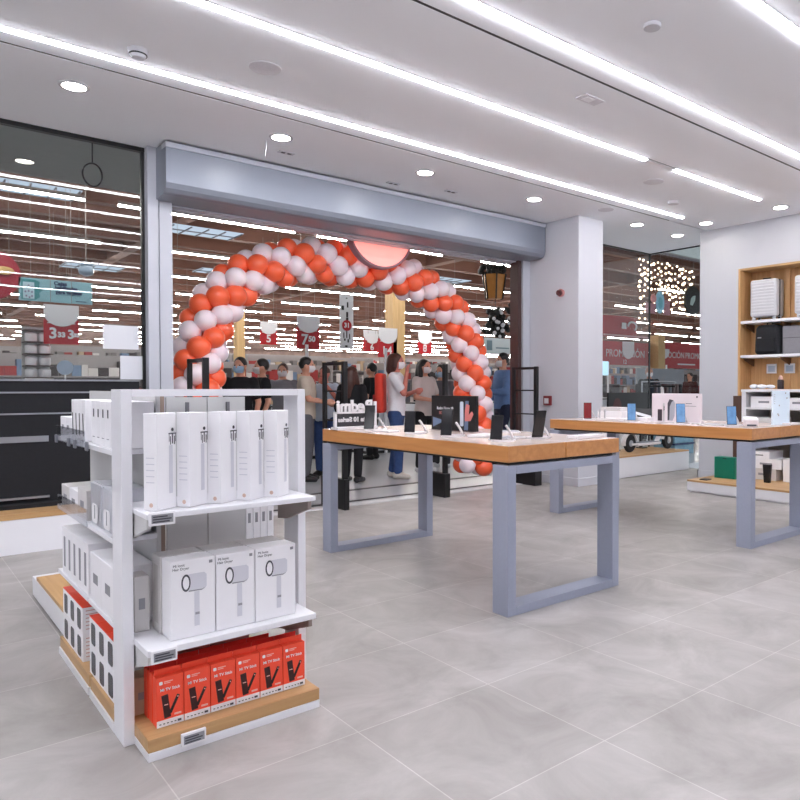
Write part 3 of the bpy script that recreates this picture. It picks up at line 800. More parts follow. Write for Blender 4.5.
# second table things
stand('white phone stand at the far end of the farther table', 5.04, 4.30, ZT, face_cam)
phone('phone with dark red screen at far end of the farther table', 5.03, 4.32, ZT + 0.0095, face_cam, 14, REDSCR, 0.155)
for i in range(2):
    t = thing('earbud_post', ('left' if i == 0 else 'right') + ' of two small pale posts beside the dark red phone', 'stand', (5.06, 4.20 - i * .06, ZT), 0, 'small pale posts')
    B().lathe([(0.02, 0), (0.02, 0.006), (0.008, 0.012), (0.007, 0.075), (0.011, 0.08), (0.011, 0.1), (0.004, 0.105)], seg=14).build('post', mat('pale_grey_post', (190, 190, 196), 0.4), t, smooth=40)
slab('accessory_tray', 'low white tray on the farther table behind pale posts', 'tray', 5.12, 4.06, ZT, 0, 0.16, 0.34, 0.02, STANDW)
t = thing('accessory_carton', 'white box stack left of the black and white booklet', 'box', (5.42, 4.3, ZT))
B().box(-0.09, 0.09, -0.15, 0.15, 0, 0.075, 0.003).build('carton', CARD, t)
B().box(-0.08, 0.08, -0.12, 0.12, 0.0755, 0.11, 0.003).build('lid', CARD2, t)
stand('white phone stand beside the booklet on the farther table', 5.07, 3.83, ZT, face_cam)
phone('pale blue phone on stand left of the white picture board', 5.06, 3.835, ZT + 0.0095, face_cam, 14, BLUESCR, 0.155)
t = thing('booklet', 'black and white booklet propped beside the white picture board', 'booklet', (5.3, 3.9, ZT), math.radians(-60))
M = Matrix.Rotation(math.radians(-35), 4, 'X')
B().box(-0.09, 0.09, 0, 0.008, 0, 0.13, m=M).build('cover', BLACK, t)
B().prism([(-0.08, 0.07), (0.08, 0.02), (0.08, 0.05), (-0.08, 0.1)], (0, 0, 0), (1, 0, 0), M @ Vector((0, 0, 1)), M @ Vector((0, -1, 0)), 0.001).build('stripe', SIGNW, t)
B().box(-0.1, 0.1, 0.0, 0.12, 0, 0.02).build('support', STANDW, t)
slab('accessory_carton', 'low white box at the foot of the booklet', 'box', 5.18, 3.78, ZT, 0, 0.1, 0.14, 0.035, CARD)
# white picture board
t = thing('picture_board', 'white board with phone pictures standing on the farther table', 'board', (5.22, 3.45, ZT))
B().box(-0.014, 0.014, -0.212, 0.275, 0.004, 0.25, 0.002).build('board', mat('board_pinkish_white', (236, 226, 230), 0.4, noise=0.02), t)
B().box(-0.05, 0.05, -0.212, 0.275, 0, 0.0045).build('foot', STANDW, t)
def pic(name, yy, zz, w, h, m, r=0.008, sh=0.0):
    pts = [(a + sh * bb / h, bb) for a, bb in rrect(w, h, r)]
    B().prism(pts, (-0.0142, yy, zz), NX, (0, 0, 1), (-1, 0, 0), 0.0012).build(name, m, t)
pic('dark_phone_picture', 0.19, 0.06, 0.045, 0.1, mat('picture_dark', (60, 50, 58), 0.4), 0.004)
pic('slim_phone_picture', 0.15, 0.085, 0.016, 0.16, SHELFG, 0.005)
pic('camera_picture', 0.147, 0.12, 0.010, 0.04, DARKPRINT, 0.004)
b = B().prism([(-0.04, -0.09), (0.01, -0.09), (0.03, -0.05), (0.035, 0.06), (0.02, 0.085), (-0.02, 0.095), (-0.04, 0.06)], (-0.0142, 0.07, 0.105), NX, (0, 0, 1), (-1, 0, 0), 0.0012)
b.build('phone_back_picture', mat('picture_silver', (176, 178, 188), 0.35), t)
B().prism([(-0.04, -0.09), (-0.022, -0.085), (-0.018, 0.03), (0.0, 0.07), (0.02, 0.085), (-0.02, 0.095), (-0.04, 0.06)], (-0.0155, 0.07, 0.105), NX, (0, 0, 1), (-1, 0, 0), 0.0008).build('phone_shadow_picture', DARKPRINT, t)
b = B().box(-0.0155, -0.0142, -0.17, -0.05, 0.142, 0.145).box(-0.0155, -0.0142, -0.13, -0.07, 0.163, 0.167).box(-0.0155, -0.0142, -0.185, -0.172, 0.215, 0.23)
b.build('lettering', DARKPRINT, t)
stand('white phone stand in front of the white picture board', 5.05, 3.30, ZT, face_cam)
phone('pale blue phone leaning in front of the white picture board', 5.045, 3.32, ZT + 0.0095, face_cam, 16, BLUESCR, 0.165)
stand('white phone stand just right of the white picture board', 5.09, 2.86, ZT, face_cam)
phone('blue phone on white arm at right of the white picture board', 5.08, 2.88, ZT + 0.0095, face_cam, 14, BLUESCR, 0.15)
slab('tablet', 'grey flat tablet beside the corner of the farther table', 'tablet', 5.06, 3.02, ZT, 0.2, 0.13, 0.2, 0.01, STANDW, GREYPRINT)
t = thing('mini_projector', 'small pinkish white device with sloped top on the farther table corner', 'device', (5.1, 2.735, ZT), face_cam)
B().box(-0.05, 0.05, -0.04, 0.04, 0, 0.05, 0.006).build('body', mat('pinkish_white', (226, 214, 216), 0.4), t)
B().prism([(-0.04, 0.05), (0.045, 0.05), (0.045, 0.075), (-0.04, 0.06)], (-0.05, 0, 0), (0, 1, 0), (0, 0, 1), (1, 0, 0), 0.1).build('top', CARD, t)
B().box(-0.035, 0.035, -0.0412, -0.04, 0.006, 0.018).build('grille', DARKPRINT, t)
t = thing('pale_blue_carton', 'bright pale blue upright box on the farther table', 'box', (5.55, 2.72, ZT), math.radians(-45))
B().box(-0.066, 0.066, -0.02, 0.02, 0, 0.275, 0.002).build('carton', mat('bright_pale_blue', (226, 242, 255), 0.5, noise=0.02), t)
b = B()
for k in range(5): b.box(-0.056, -0.05, -0.0208, -0.02, 0.17 + k * 0.018, 0.174 + k * 0.018)
for (xx, zz) in ((0.04, 0.21), (0.03, 0.25), (-0.03, 0.08), (-0.024, 0.07), (-0.02, 0.15)): b.box(xx, xx + 0.007, -0.0208, -0.02, zz, zz + 0.012)
b.build('dot_print', mat('dot_tan', (170, 165, 160), 0.6), t)
slab('accessory_tray', 'long white tray at the right edge of the farther table', 'tray', 5.63, 2.66, ZT, 0, 0.2, 0.07, 0.015, STANDW)

# ------------------------------------------------------------------ right wall shelving and its base
t = thing('wall_shelving', 'built-in oak shelving unit in the right wall', 'shelving', (8.25, 1.2, 0))
B().box(-0.006, 0.31, 3.375, 3.4, 0, 2.69).build('side_panel', NICHE, t)
B().box(-0.006, 0.31, 0, 0.025, 0, 2.69).build('side_panel', NICHE, t)
B().box(-0.006, 0.31, 0.025, 3.375, 2.665, 2.69).build('top_panel', TWOODY, t)
B().box(0.285, 0.309, 0.025, 3.375, 0, 2.665).build('back_panel', NICHE, t)
for yy in (2.86, 2.3, 1.7):
    B().box(0.26, 0.284, yy, yy + 0.06, 0, 2.665).build('stile', NICHE, t)
for z in (2.03, 1.60):
    B().box(0.0, 0.284, 0.03, 3.37, z - 0.035, z, 0.002).build('shelf', SHELF, t)
    for yy in (3.33, 2.85, 1.9):
        B().prism([(0.02, 0), (0.28, 0), (0.28, -0.1), (0.05, -0.03)], (0, yy, z - 0.036), (1, 0, 0), (0, 0, 1), (0, 1, 0), 0.012).build('bracket', mat('bracket_brown', (120, 86, 60), 0.5), t)
for yy, lb in ((3.02, 0), (2.79, 1)):
    B().box(0.25, 0.2585, yy, yy + 0.13, 1.37, 1.49).build('price_sign', SIGNW, t)
    B().box(0.2485, 0.2499, yy + 0.02, yy + 0.11, 1.39, 1.465).build('price_sign_print', mat('price_print_blue', (176, 190, 205), 0.5), t)
t = thing('shelving_plinth', 'low white plinth with oak top along the right wall', 'plinth', (7.0, 1.2, 0))
B().box(0.0, 1.235, 0, 3.32, 0.02, 0.12).box(0.02, 1.235, 0.02, 3.3, 0, 0.03).build('base', SHELF, t)
B().box(-0.004, 1.235, 0, 3.32, 0.121, 0.142, 0.002).build('top_board', TWOODY, t)
ZP = 0.143
slab('tablet', 'dark thin tablet lying at the corner of the low plinth', 'tablet', 7.12, 4.36, ZP, 0.1, 0.12, 0.09, 0.01, BLACK)
t = thing('green_carton', 'green square box standing on the low plinth by the wall', 'box', (7.45, 4.28, ZP))
B().box(-0.06, 0.06, -0.125, 0.125, 0, 0.245, 0.003).build('carton', GREEN, t)
B().box(-0.0608, -0.06, -0.02, 0.02, 0.226, 0.234).build('hanger_hole', BLACK, t)
B().box(-0.062, 0.062, 0.1265, 0.13, 0.0, 0.245).build('edge_panel', mat('teal_edge', (70, 170, 150), 0.5), t)
# white counter
t = thing('display_counter', 'white open display counter in front of the oak shelving', 'counter', (7.6, 1.5, ZP))
L = 2.7
B().box(0, 0.6, 0, L, 1.0, 1.03, 0.003).build('worktop', SHELF, t)
for yy in (0.0, 0.86, 1.76, L - 0.05):
    B().box(0.02, 0.6, yy, yy + 0.05, 0.0, 1.0).build('divider', SHELF, t)
B().box(0.57, 0.6, 0.05, L - 0.05, 0, 1.0).build('back_panel', mat('counter_back_taupe', (196, 186, 178), 0.6), t)
for z in (0.42, 0.8):
    B().box(0.02, 0.57, 0.05, 0.858, z, z + 0.022).box(0.02, 0.57, 0.912, 1.758, z, z + 0.022).box(0.02, 0.57, 1.812, L - 0.052, z, z + 0.022).build('shelf', SHELF, t)
ZC = ZP
n = 0
for (y0, y1, z0, z1, m, lb) in ((3.72, 4.12, 0.565 + .022, 0.72, CARD, 'wide white appliance box at left of the counter middle level'), (3.34, 3.68, 0.587, 0.75, CARD2, 'off-white appliance box at centre of the counter middle level'),
                               (3.76, 4.1, 0.722, 0.85, CARD2, 'off-white box stacked on the left counter box'), (3.78, 4.1, 0.967, 1.09, CARD, 'white box on upper left counter shelf'),
                               (3.4, 3.7, 0.967, 1.08, CARD, 'white box on the upper right counter shelf')):
    plain_box('appliance_carton', lb, 'box', 7.64, 7.95, y0, y1, z0, z1, m, 'appliance boxes in the counter', 'x')
for (y0, y1, z0, z1, m, lb) in ((3.78, 4.08, ZP, 0.27, CARD2, 'off-white box at the bottom of the counter stack'), (3.72, 4.08, 0.272, 0.38, CARD, 'white box in middle of the low counter stack'),
                               (3.86, 4.1, 0.382, 0.46, CARD, 'small white box on top of the low counter stack'), (3.42, 3.7, ZP, 0.40, CARD, 'tall white box on right at counter bottom')):
    plain_box('appliance_carton', lb, 'box', 7.62, 7.95, y0, y1, z0, z1, m, 'appliance boxes in the counter', 'x')
o = B().prism([(-0.03, 0), (0.03, 0), (0.045, 0.2), (-0.045, 0.2)], (0, 0, 0), (0, 1, 0), (0, 0, 1), (1, 0, 0), 0.04).build('black_vase', BLACK, None, (7.4, 3.78, ZP)); tag(o, 'small black tapered pot in front of counter boxes', 'pot')
t = thing('crumpled_wrap', 'white crumpled wrapping on the counter top', 'wrap', (7.85, 4.02, 1.174))
b = B()
for k in range(4): b.ell((R.uniform(-.1, .1), -0.02 + k * 0.045, 0.03), (R.uniform(.05, .09), .05, R.uniform(.02, .03)), 10, 6)
b.build('sheet', PAPER, t, smooth=60)
t = thing('flask', 'dark slim bottle with pale pink cap on counter top', 'bottle', (8.1, 3.97, 1.174))
B().lathe([(0.036, 0), (0.038, 0.01), (0.038, 0.1), (0.03, 0.115)], seg=18).build('body', mat('flask_dark', (44, 30, 34), 0.35), t, smooth=40)
B().lathe([(0.026, 0.116), (0.026, 0.135), (0.014, 0.16), (0.006, 0.165)], seg=18).build('cap', mat('flask_pink', (200, 160, 150), 0.4), t, smooth=40)
t = thing('wooden_stool_box', 'dark brown box on the floor plinth left of the counter', 'box', (7.9, 4.35, ZP))
B().box(-0.08, 0.08, -0.07, 0.07, 0, 0.95).build('carton', mat('dark_brown_box', (92, 66, 56), 0.6), t)
# luggage
def suitcase(lab, y, x=8.38):
    t = thing('suitcase', lab, 'suitcase', (x, y, 2.031), 0, 'ribbed white suitcases')
    b = B().box(-0.11, 0.0, -0.17, 0.17, 0.04, 0.5, 0.03, 3); b.build('shell', mat('suitcase_white', (214, 214, 218), 0.35, noise=0.02), t, smooth=40)
    B().box(0.012, 0.11, -0.17, 0.17, 0.04, 0.5, 0.03, 3).build('shell', mat('suitcase_grey_shell', (170, 164, 162), 0.4, noise=0.03), t, smooth=40)
    B().box(0.0, 0.012, -0.165, 0.165, 0.045, 0.495).build('zip', BLACK, t)
    b = B()
    for k in range(11): b.box(-0.116, -0.108, -0.145, 0.145, 0.075 + k * 0.037, 0.093 + k * 0.037, 0.003, 1)
    b.build('ribs', mat('suitcase_rib_white', (226, 226, 230), 0.35, noise=0.02), t)
    for yy in (-0.13, 0.13):
        for xx in (-0.07, 0.07):
            B().cyl((xx, yy - 0.012, 0.021), (xx, yy + 0.012, 0.021), 0.02, seg=14).build('wheel', BLACK if xx > 0 else SIGNW, t)
            B().box(xx - 0.01, xx + 0.01, yy - 0.015, yy + 0.015, 0.022, 0.05).build('wheel_bracket', SIGNW, t)
    B().tube([(0.0, -0.05, 0.5), (0.0, -0.05, 0.52), (0.0, 0.05, 0.52), (0.0, 0.05, 0.5)], 0.008).build('handle', BLACK, t)
    return t
suitcase('white ribbed suitcase on top oak shelf, nearest the unit side', 4.29)
suitcase('white ribbed suitcase cut by the right edge on top oak shelf', 3.73)
t = thing('backpack', 'black backpack on the second oak shelf', 'backpack', (8.37, 4.24, 1.601))
b = B().box(-0.1, 0.1, -0.165, 0.165, 0, 0.37, 0.05, 4)
for v in b.bm.verts:
    k = max(0, v.co.z - 0.25) / 0.12
    v.co.y *= 1 - 0.25 * k * k
b.build('body', BLACKF, t, smooth=50)
B().box(-0.125, -0.1, -0.12, 0.12, 0.03, 0.2, 0.01).build('pocket', BLACKF, t)
B().box(-0.127, -0.1255, 0.05, 0.1, 0.2, 0.215).build('logo_tag', SILVER, t)
B().tube([(0.0, -0.04, 0.365), (0, -0.03, 0.4), (0, 0.03, 0.4), (0, 0.04, 0.365)], 0.008).build('handle', BLACK, t)
t = thing('laptop_sleeve', 'grey fabric case standing right of the black backpack', 'case', (8.4, 3.93, 1.601))
B().box(-0.09, 0.09, -0.13, 0.13, 0, 0.34, 0.02, 3).build('body', mat('case_grey', (140, 138, 144), 0.85, noise=0.08, scale=40), t, smooth=40)
B().box(-0.0925, -0.09, -0.12, 0.12, 0.19, 0.196).build('zip', DARKPRINT, t)

# ------------------------------------------------------------------ scooter platform, scooter
t = thing('scooter_platform', 'white platform with oak top under the right window', 'plinth', (6.86, 5.72, 0))
B().box(0, 2.04, 0, 0.7, 0.012, 0.27).box(0.02, 2.02, 0.02, 0.68, 0, 0.015).build('base', SHELF, t)
B().box(0, 2.04, 0, 0.7, 0.271, 0.29, 0.002).build('top_board', TWOODX, t)
t = thing('electric_scooter', 'white electric scooter standing on the window platform', 'scooter', (7.9, 6.02, 0.29))
SCW = mat('scooter_white', (226, 224, 226), 0.35, noise=0.02)
for xx in (0.0, 0.9):
    b = B()
    for s in range(24):
        a = 2 * PI * s / 24
    bmesh.ops.create_cone(b.bm, cap_ends=True, segments=28, radius1=0.124, radius2=0.124, depth=0.05, matrix=Matrix.Translation((xx, 0, 0.125)) @ Matrix.Rotation(PI / 2, 4, 'X'))
    bmesh.ops.bevel(b.bm, geom=[e for e in b.bm.edges if len(e.link_faces) == 2 and any(len(f.verts) > 8 for f in e.link_faces)], offset=0.015, segments=2, affect='EDGES')
    w = b.build('wheel', mat('scooter_tyre', (26, 24, 28), 0.7), t, smooth=40)
    B().cyl((xx, -0.03, 0.125), (xx, 0.03, 0.125), 0.045, seg=20).build('hub', SILVER, w)
def fender(cx, a0, a1):
    b = B(); ring = []
    for k in range(13):
        a = math.radians(a0 + (a1 - a0) * k / 12)
        ring.append([b.bm.verts.new((cx + r * math.cos(a), y, 0.125 + r * math.sin(a))) for r, y in ((0.135, -0.035), (0.15, -0.035), (0.15, 0.035), (0.135, 0.035))])
    for i in range(12):
        for k in range(4):
            b.bm.faces.new((ring[i][k], ring[i][(k + 1) % 4], ring[i + 1][(k + 1) % 4], ring[i + 1][k]))
    b.bm.faces.new(ring[0][::-1]); b.bm.faces.new(ring[-1])
    b.build('fender', SCW, t, smooth=40)
fender(0.0, 10, 190); fender(0.9, 55, 170)
B().box(0.0, 0.12, -0.045, -0.03, 0.095, 0.125, 0.004).box(0.0, 0.12, 0.03, 0.045, 0.095, 0.125, 0.004).build('swingarm', SCW, t)
B().box(0.1, 0.64, -0.075, 0.075, 0.085, 0.125, 0.012, 3).build('deck', SCW, t, smooth=40)
B().box(0.13, 0.6, -0.068, 0.068, 0.126, 0.132, 0.002).build('deck_mat', mat('deck_grey', (120, 124, 132), 0.8, noise=0.1, scale=60), t)
b = B().limb([(0.62, 0, 0.11), (0.74, 0, 0.27), (0.81, 0, 0.36)], [0.035, 0.03, 0.03])
b.build('neck', SCW, t, smooth=50)
B().limb([(0.89, -0.042, 0.125), (0.85, -0.042, 0.28)], [0.018, 0.018]).limb([(0.89, 0.042, 0.125), (0.85, 0.042, 0.28)], [0.018, 0.018]).limb([(0.85, -0.045, 0.28), (0.85, 0.045, 0.28)], [0.02, 0.02]).build('fork', SCW, t, smooth=50)
B().limb([(0.85, 0, 0.28), (0.76, 0, 0.9)], [0.026, 0.022]).build('stem', SCW, t, smooth=50)
B().limb([(0.76, -0.21, 0.92), (0.76, 0.21, 0.92)], [0.014, 0.014]).build('handlebar', BLACK, t, smooth=50)
# black demo panel standing behind the table on the platform
t = thing('demonstration_board', 'black demonstration panel with dull red picture behind the farther table', 'panel', (8.25, 6.34, 0.29))
B().box(-0.42, 0.5, 0, 0.03, 0.34, 0.83, 0.003).build('panel', BLACK, t)
B().box(-0.3, -0.26, 0, 0.03, 0.0, 0.34).box(0.34, 0.38, 0, 0.03, 0.0, 0.34).box(-0.34, -0.22, -0.06, 0.06, 0, 0.012).box(0.3, 0.42, -0.06, 0.06, 0, 0.012).build('leg', BLACKM, t)
B().prism(disc(0.12, 24, .8), (-0.22, -0.001, 0.63), (1, 0, 0), (0, 0, 1), (0, -1, 0), 0.002).build('picture', mat('dull_red_picture', (70, 34, 34), 0.5, noise=0.3, scale=14), t)
for k, (xx, lb) in enumerate(((7.25, 'white carton on the platform left of the scooter'),)):
    plain_box('scooter_carton', lb, 'box', xx - .2, xx + .28, 6.1, 6.35, 0.291, 0.86, CARD, None, 'y')

# ------------------------------------------------------------------ balloon arch
def ya(z):
    return 6.74 + 0.32 * min(1.0, max(0.0, (z - 0.2) / 1.9))
ctrl = [(x * ya(z) / 6.8, max(0.11, 1.2 + (z - 1.2) * ya(z) / 6.8)) for x, z in [(2.30, 0.12), (2.28, 0.7), (2.30, 1.27), (2.37, 1.74), (2.55, 2.08), (2.86, 2.34), (3.35, 2.51), (3.88, 2.54), (4.44, 2.52), (4.96, 2.37), (5.40, 2.06), (5.60, 1.67), (5.70, 1.23), (5.72, 0.78), (5.69, 0.12)]]
def catmull(P, n=24):
    out = []
    for i in range(len(P) - 1):
        p0 = P[max(i - 1, 0)]; p1 = P[i]; p2 = P[i + 1]; p3 = P[min(i + 2, len(P) - 1)]
        for k in range(n):
            u = k / n
            out.append(tuple(0.5 * ((2 * p1[j]) + (-p0[j] + p2[j]) * u + (2 * p0[j] - 5 * p1[j] + 4 * p2[j] - p3[j]) * u * u + (-p0[j] + 3 * p1[j] - 3 * p2[j] + p3[j]) * u ** 3) for j in range(2)))
    out.append(P[-1]); return out
pts = catmull(ctrl)
cum = [0]
for a, c in zip(pts, pts[1:]):
    cum.append(cum[-1] + math.hypot(c[0] - a[0], c[1] - a[1]))
def at(s):
    for i in range(len(cum) - 1):
        if cum[i + 1] >= s:
            u = (s - cum[i]) / max(1e-9, cum[i + 1] - cum[i])
            a, c = pts[i], pts[i + 1]
            d = Vector((c[0] - a[0], 0, c[1] - a[1])).normalized()
            return Vector((a[0] + (c[0] - a[0]) * u, 0, a[1] + (c[1] - a[1]) * u)), d
    return at(cum[-1] - 1e-4)
b = B()
prof = [(0.004, -1.13), (0.05, -1.12), (0.04, -1.07), (0.10, -1.03)]
for k in range(1, 14):
    a = -PI / 2 + PI * k / 14
    r = math.cos(a); z = math.sin(a)
    prof.append((r * (1.0 if z > 0 else 1.0 - 0.06 * z * z), z * (1.0 if z > 0 else 1.04)))
prof.append((0.02, 1.0))
b.lathe([(r * 0.11, z * 0.11) for r, z in prof], seg=24)
BAL = {'orange': b.mesh('balloon', ORANGE, 60)}
m2 = BAL['orange'].copy(); m2.materials.clear(); m2.materials.append(WBAL); BAL['white'] = m2
nr = int(cum[-1] / 0.131)
MID = int(nr * 0.5)
for i in range(nr + 1):
    c, d = at(min(cum[-1] - 1e-3, i * 0.131))
    e1 = Vector((0, 1, 0)); e2 = d.cross(e1).normalized()
    for k in range(4):
        th = math.radians(45) * (i if i <= MID else 2 * MID - i) + k * PI / 2 + 0.35
        out = math.cos(th) * e1 + math.sin(th) * e2
        p = c + 0.156 * out
        p.y += ya(c.z)
        p.z = max(p.z, 0.112)
        colr = 'orange' if k % 2 == 0 else 'white'
        o = bpy.data.objects.new('balloon', BAL[colr]); COL.objects.link(o)
        o.location = p
        o.rotation_euler = out.to_track_quat('Z', 'Y').to_euler()
        s = R.uniform(0.94, 1.04); o.scale = (s, s, s)
        tag(o, ('orange-red' if colr == 'orange' else 'white') + ' round balloon in the spiral arch over the entrance', 'balloon', ('orange' if colr == 'orange' else 'white') + ' balloons of the entrance arch')

# ------------------------------------------------------------------ anti-theft gates
def gate(x, y, lab, bw=0.06, bh=0.2, pair=True):
    t = thing('security_gate', lab, 'gate', (x, y, 0), 0, 'black anti-theft gates')
    B().box(-0.025, 0.025, 0, 0.045, 0, 1.45, 0.006).build('post', BLACKM, t)
    if pair:
        B().box(-0.02, 0.02, 0.40, 0.44, 0, 1.45, 0.006).build('post', BLACKM, t)
        B().box(-0.02, 0.02, 0.045, 0.40, 1.415, 1.445).build('top_bar', BLACKM, t)
    for z in ((0.86, 1.15) if pair else ()):
        B().box(-0.008, 0.008, 0.045, 0.40, z, z + 0.016).build('cross_bar', BLACKM, t)
    B().box(-bw, bw, -0.02, 0.46, 0, bh, 0.006).build('base_box', BLACKM, t)
gate(2.11, 6.02, 'black anti-theft gate before the left leg of the balloon arch')
gate(3.44, 6.02, 'black anti-theft gate just left of the letter sign table end', 0.028, 0.3)
gate(4.66, 6.0, 'black anti-theft gate behind the dark screen board', 0.04, 0.26, False)
gate(6.06, 6.0, 'black anti-theft gate next to the white column')

# ------------------------------------------------------------------ people
def remesh(b, voxel, smooth_iter, name, material):
    me0 = b.mesh(name, material)
    o = bpy.data.objects.new('blob', me0); COL.objects.link(o)
    m = o.modifiers.new('r', 'REMESH'); m.mode = 'VOXEL'; m.voxel_size = voxel; m.use_smooth_shade = True
    s = o.modifiers.new('s', 'SMOOTH'); s.factor = 0.5; s.iterations = smooth_iter
    dg = bpy.context.evaluated_depsgraph_get()
    me = bpy.data.meshes.new_from_object(o.evaluated_get(dg))
    bpy.data.objects.remove(o)
    me.materials.clear(); me.materials.append(material)
    me.polygons.foreach_set('use_smooth', [True] * len(me.polygons))
    me.name = name
    return me

DEF_ARM = lambda s: ((s * 0.235, -0.03, 1.12), (s * 0.225, 0.07, 0.88))
def person(lab, x, y, facing, H, skin=SKIN, shirt=BLKC, trousers=BLKC, hair=HAIRB, style='short', mask=MASKW, sleeves='short', armL=None, armR=None,
           shoes=BLACK, step=0.0, headyaw=0.0, lower=True):
    k = H / 1.70
    t = thing('person', lab, 'person', (x, y, 0), math.radians(facing - 90))
    S = lambda p: Vector(p) * k
    arms = {-1: armL or DEF_ARM(-1), 1: armR or DEF_ARM(1)}
    HY = Matrix.Rotation(math.radians(headyaw), 4, 'Z')
    def hd(p):
        v = Vector((p[0], p[1] - 0.015, p[2])); v = HY @ v
        return v + Vector((0, 0.015, 0))
    legs = {}
    for s in (-1, 1):
        fy = s * step
        legs[s] = [S((s * 0.088, 0, 0.90)), S((s * 0.095, 0.02 + fy * .6, 0.49)), S((s * 0.1, -0.015 + fy, 0.085))]
    b = B()
    b.etube([tuple(v * k for v in q) for q in ((0, 0, .84, .13, .09), (0, 0, .92, .165, .112), (0, 0.005, 1.06, .135, .095), (0, 0.01, 1.22, .155, .112), (0, 0.0, 1.34, .17, .108), (0, -0.005, 1.42, .15, .08), (0, -0.008, 1.465, .075, .06))])
    b.limb([S((0, -0.008, 1.44)), S((0, 0.008, 1.54))], [0.056 * k, 0.05 * k])
    # head with jaw, nose, ears
    b.ell(S(hd((0, 0.012, 1.605))), (0.075 * k, 0.094 * k, 0.108 * k), 18, 14, HY)
    b.ell(S(hd((0, 0.04, 1.55))), (0.055 * k, 0.06 * k, 0.055 * k), 14, 10, HY)
    b.limb([S(hd((0, 0.1, 1.615))), S(hd((0, 0.122, 1.58)))], [0.010 * k, 0.015 * k])
    b.ell(S(hd((0, 0.098, 1.545))), (0.025 * k, 0.012 * k, 0.010 * k), 10, 6, HY)
    for s in (-1, 1):
        b.ell(S(hd((s * 0.078, 0.005, 1.595))), (0.013 * k, 0.022 * k, 0.032 * k), 8, 8, HY)
        b.limb(legs[s], [0.088 * k, 0.06 * k, 0.042 * k])
        b.ell(legs[s][1] + S((0, -0.01, -0.12)), (0.055 * k, 0.06 * k, 0.12 * k))
        b.limb([legs[s][2] + S((0, -0.03, -0.03)), legs[s][2] + S((s * .01, 0.13, -0.055))], [0.038 * k, 0.028 * k])
        sh = S((s * 0.175, -0.005, 1.395)); el = S(arms[s][0]); ha = S(arms[s][1])
        b.limb([sh, el, ha], [0.052 * k, 0.040 * k, 0.027 * k])
        dr = (ha - el).normalized()
        side = dr.cross(Vector((0, 1, 0)))
        if side.length < .3: side = dr.cross(Vector((1, 0, 0)))
        side.normalize(); nrm = side.cross(dr).normalized()
        pc = ha + dr * 0.05 * k
        b.limb([ha, pc], [0.027 * k, 0.032 * k])
        for f, (off, ln) in enumerate(((-0.03, 0.055), (-0.01, 0.07), (0.01, 0.066), (0.03, 0.05))):
            p0 = pc + side * off * k; p1 = p0 + (dr * ln * .6 + nrm * 0.006) * k; p2 = p1 + (dr * ln * .5 + nrm * 0.025) * k
            b.limb([p0, p1, p2], [0.0115 * k, 0.0105 * k, 0.009 * k], 8)
        b.limb([ha + dr * 0.015 * k - side * 0.024 * k, ha + dr * 0.05 * k - side * 0.052 * k + nrm * 0.012 * k, ha + dr * 0.085 * k - side * 0.05 * k + nrm * 0.025 * k], [0.014 * k, 0.012 * k, 0.01 * k], 8)
    obj('body', remesh(b, 0.0105, 4, 'body', skin), t)
    # shirt
    b = B()
    b.etube([tuple(v * k for v in q) for q in ((0, 0, .86, .178, .128), (0, 0, .95, .182, .13), (0, 0.005, 1.08, .158, .118), (0, 0.01, 1.22, .175, .132), (0, 0.0, 1.34, .19, .126), (0, -0.005, 1.425, .168, .098), (0, -0.008, 1.462, .085, .072))])
    for s in (-1, 1):
        sh = S((s * 0.175, -0.005, 1.395)); el = S(arms[s][0]); ha = S(arms[s][1])
        if sleeves == 'long':
            b.limb([sh, el, el + (ha - el) * 0.92], [0.068 * k, 0.056 * k, 0.042 * k])
        else:
            b.limb([sh, sh + (el - sh) * 0.68], [0.07 * k, 0.064 * k])
    obj('top', remesh(b, 0.014, 4, 'top', shirt), t)
    if lower:
        b = B()
        b.etube([tuple(v * k for v in q) for q in ((0, 0, .80, .14, .10), (0, 0, .88, .177, .127), (0, 0, .97, .172, .122))])
        for s in (-1, 1):
            b.limb([legs[s][0], legs[s][1], legs[s][2] + S((0, 0, 0.03))], [0.102 * k, 0.074 * k, 0.062 * k])
        obj('trousers', remesh(b, 0.014, 3, 'trousers', trousers), t)
        for s in (-1, 1):
            a = legs[s][2]
            b = B().limb([a + S((0, -0.035, -0.035)), a + S((s * .008, 0.05, -0.035)), a + S((s * .012, 0.14, -0.05))], [0.05 * k, 0.048 * k, 0.036 * k])
            for v in b.bm.verts: v.co.z = max(v.co.z, 0.002)
            b.build('shoe', shoes, t, smooth=60)
    # hair
    b = B().ell(S(hd((0, -0.008, 1.632))), (0.086 * k, 0.098 * k, 0.098 * k), 20, 14, HY)
    if style == 'long':
        b.limb([S(hd((0, -0.05, 1.62))), S(hd((0, -0.075, 1.48))), S(hd((0, -0.09, 1.30)))], [0.088 * k, 0.088 * k, 0.06 * k], 14)
        for s in (-1, 1): b.limb([S(hd((s * .072, -0.02, 1.62))), S(hd((s * .085, -0.0, 1.48))), S(hd((s * .09, 0.03, 1.33)))], [0.035 * k, 0.04 * k, 0.025 * k])
    elif style == 'bob':
        b.limb([S(hd((0, -0.045, 1.63))), S(hd((0, -0.06, 1.50)))], [0.092 * k, 0.085 * k], 14)
        for s in (-1, 1): b.limb([S(hd((s * .075, 0.0, 1.63))), S(hd((s * .08, 0.0, 1.53)))], [0.035 * k, 0.032 * k])
    elif style == 'bun':
        b.limb([S(hd((0, -0.09, 1.62))), S(hd((0, -0.13, 1.57))), S(hd((0, -0.14, 1.46)))], [0.05 * k, 0.045 * k, 0.025 * k], 12)
    obj('hair', remesh(b, 0.012, 2, 'hair', hair), t)
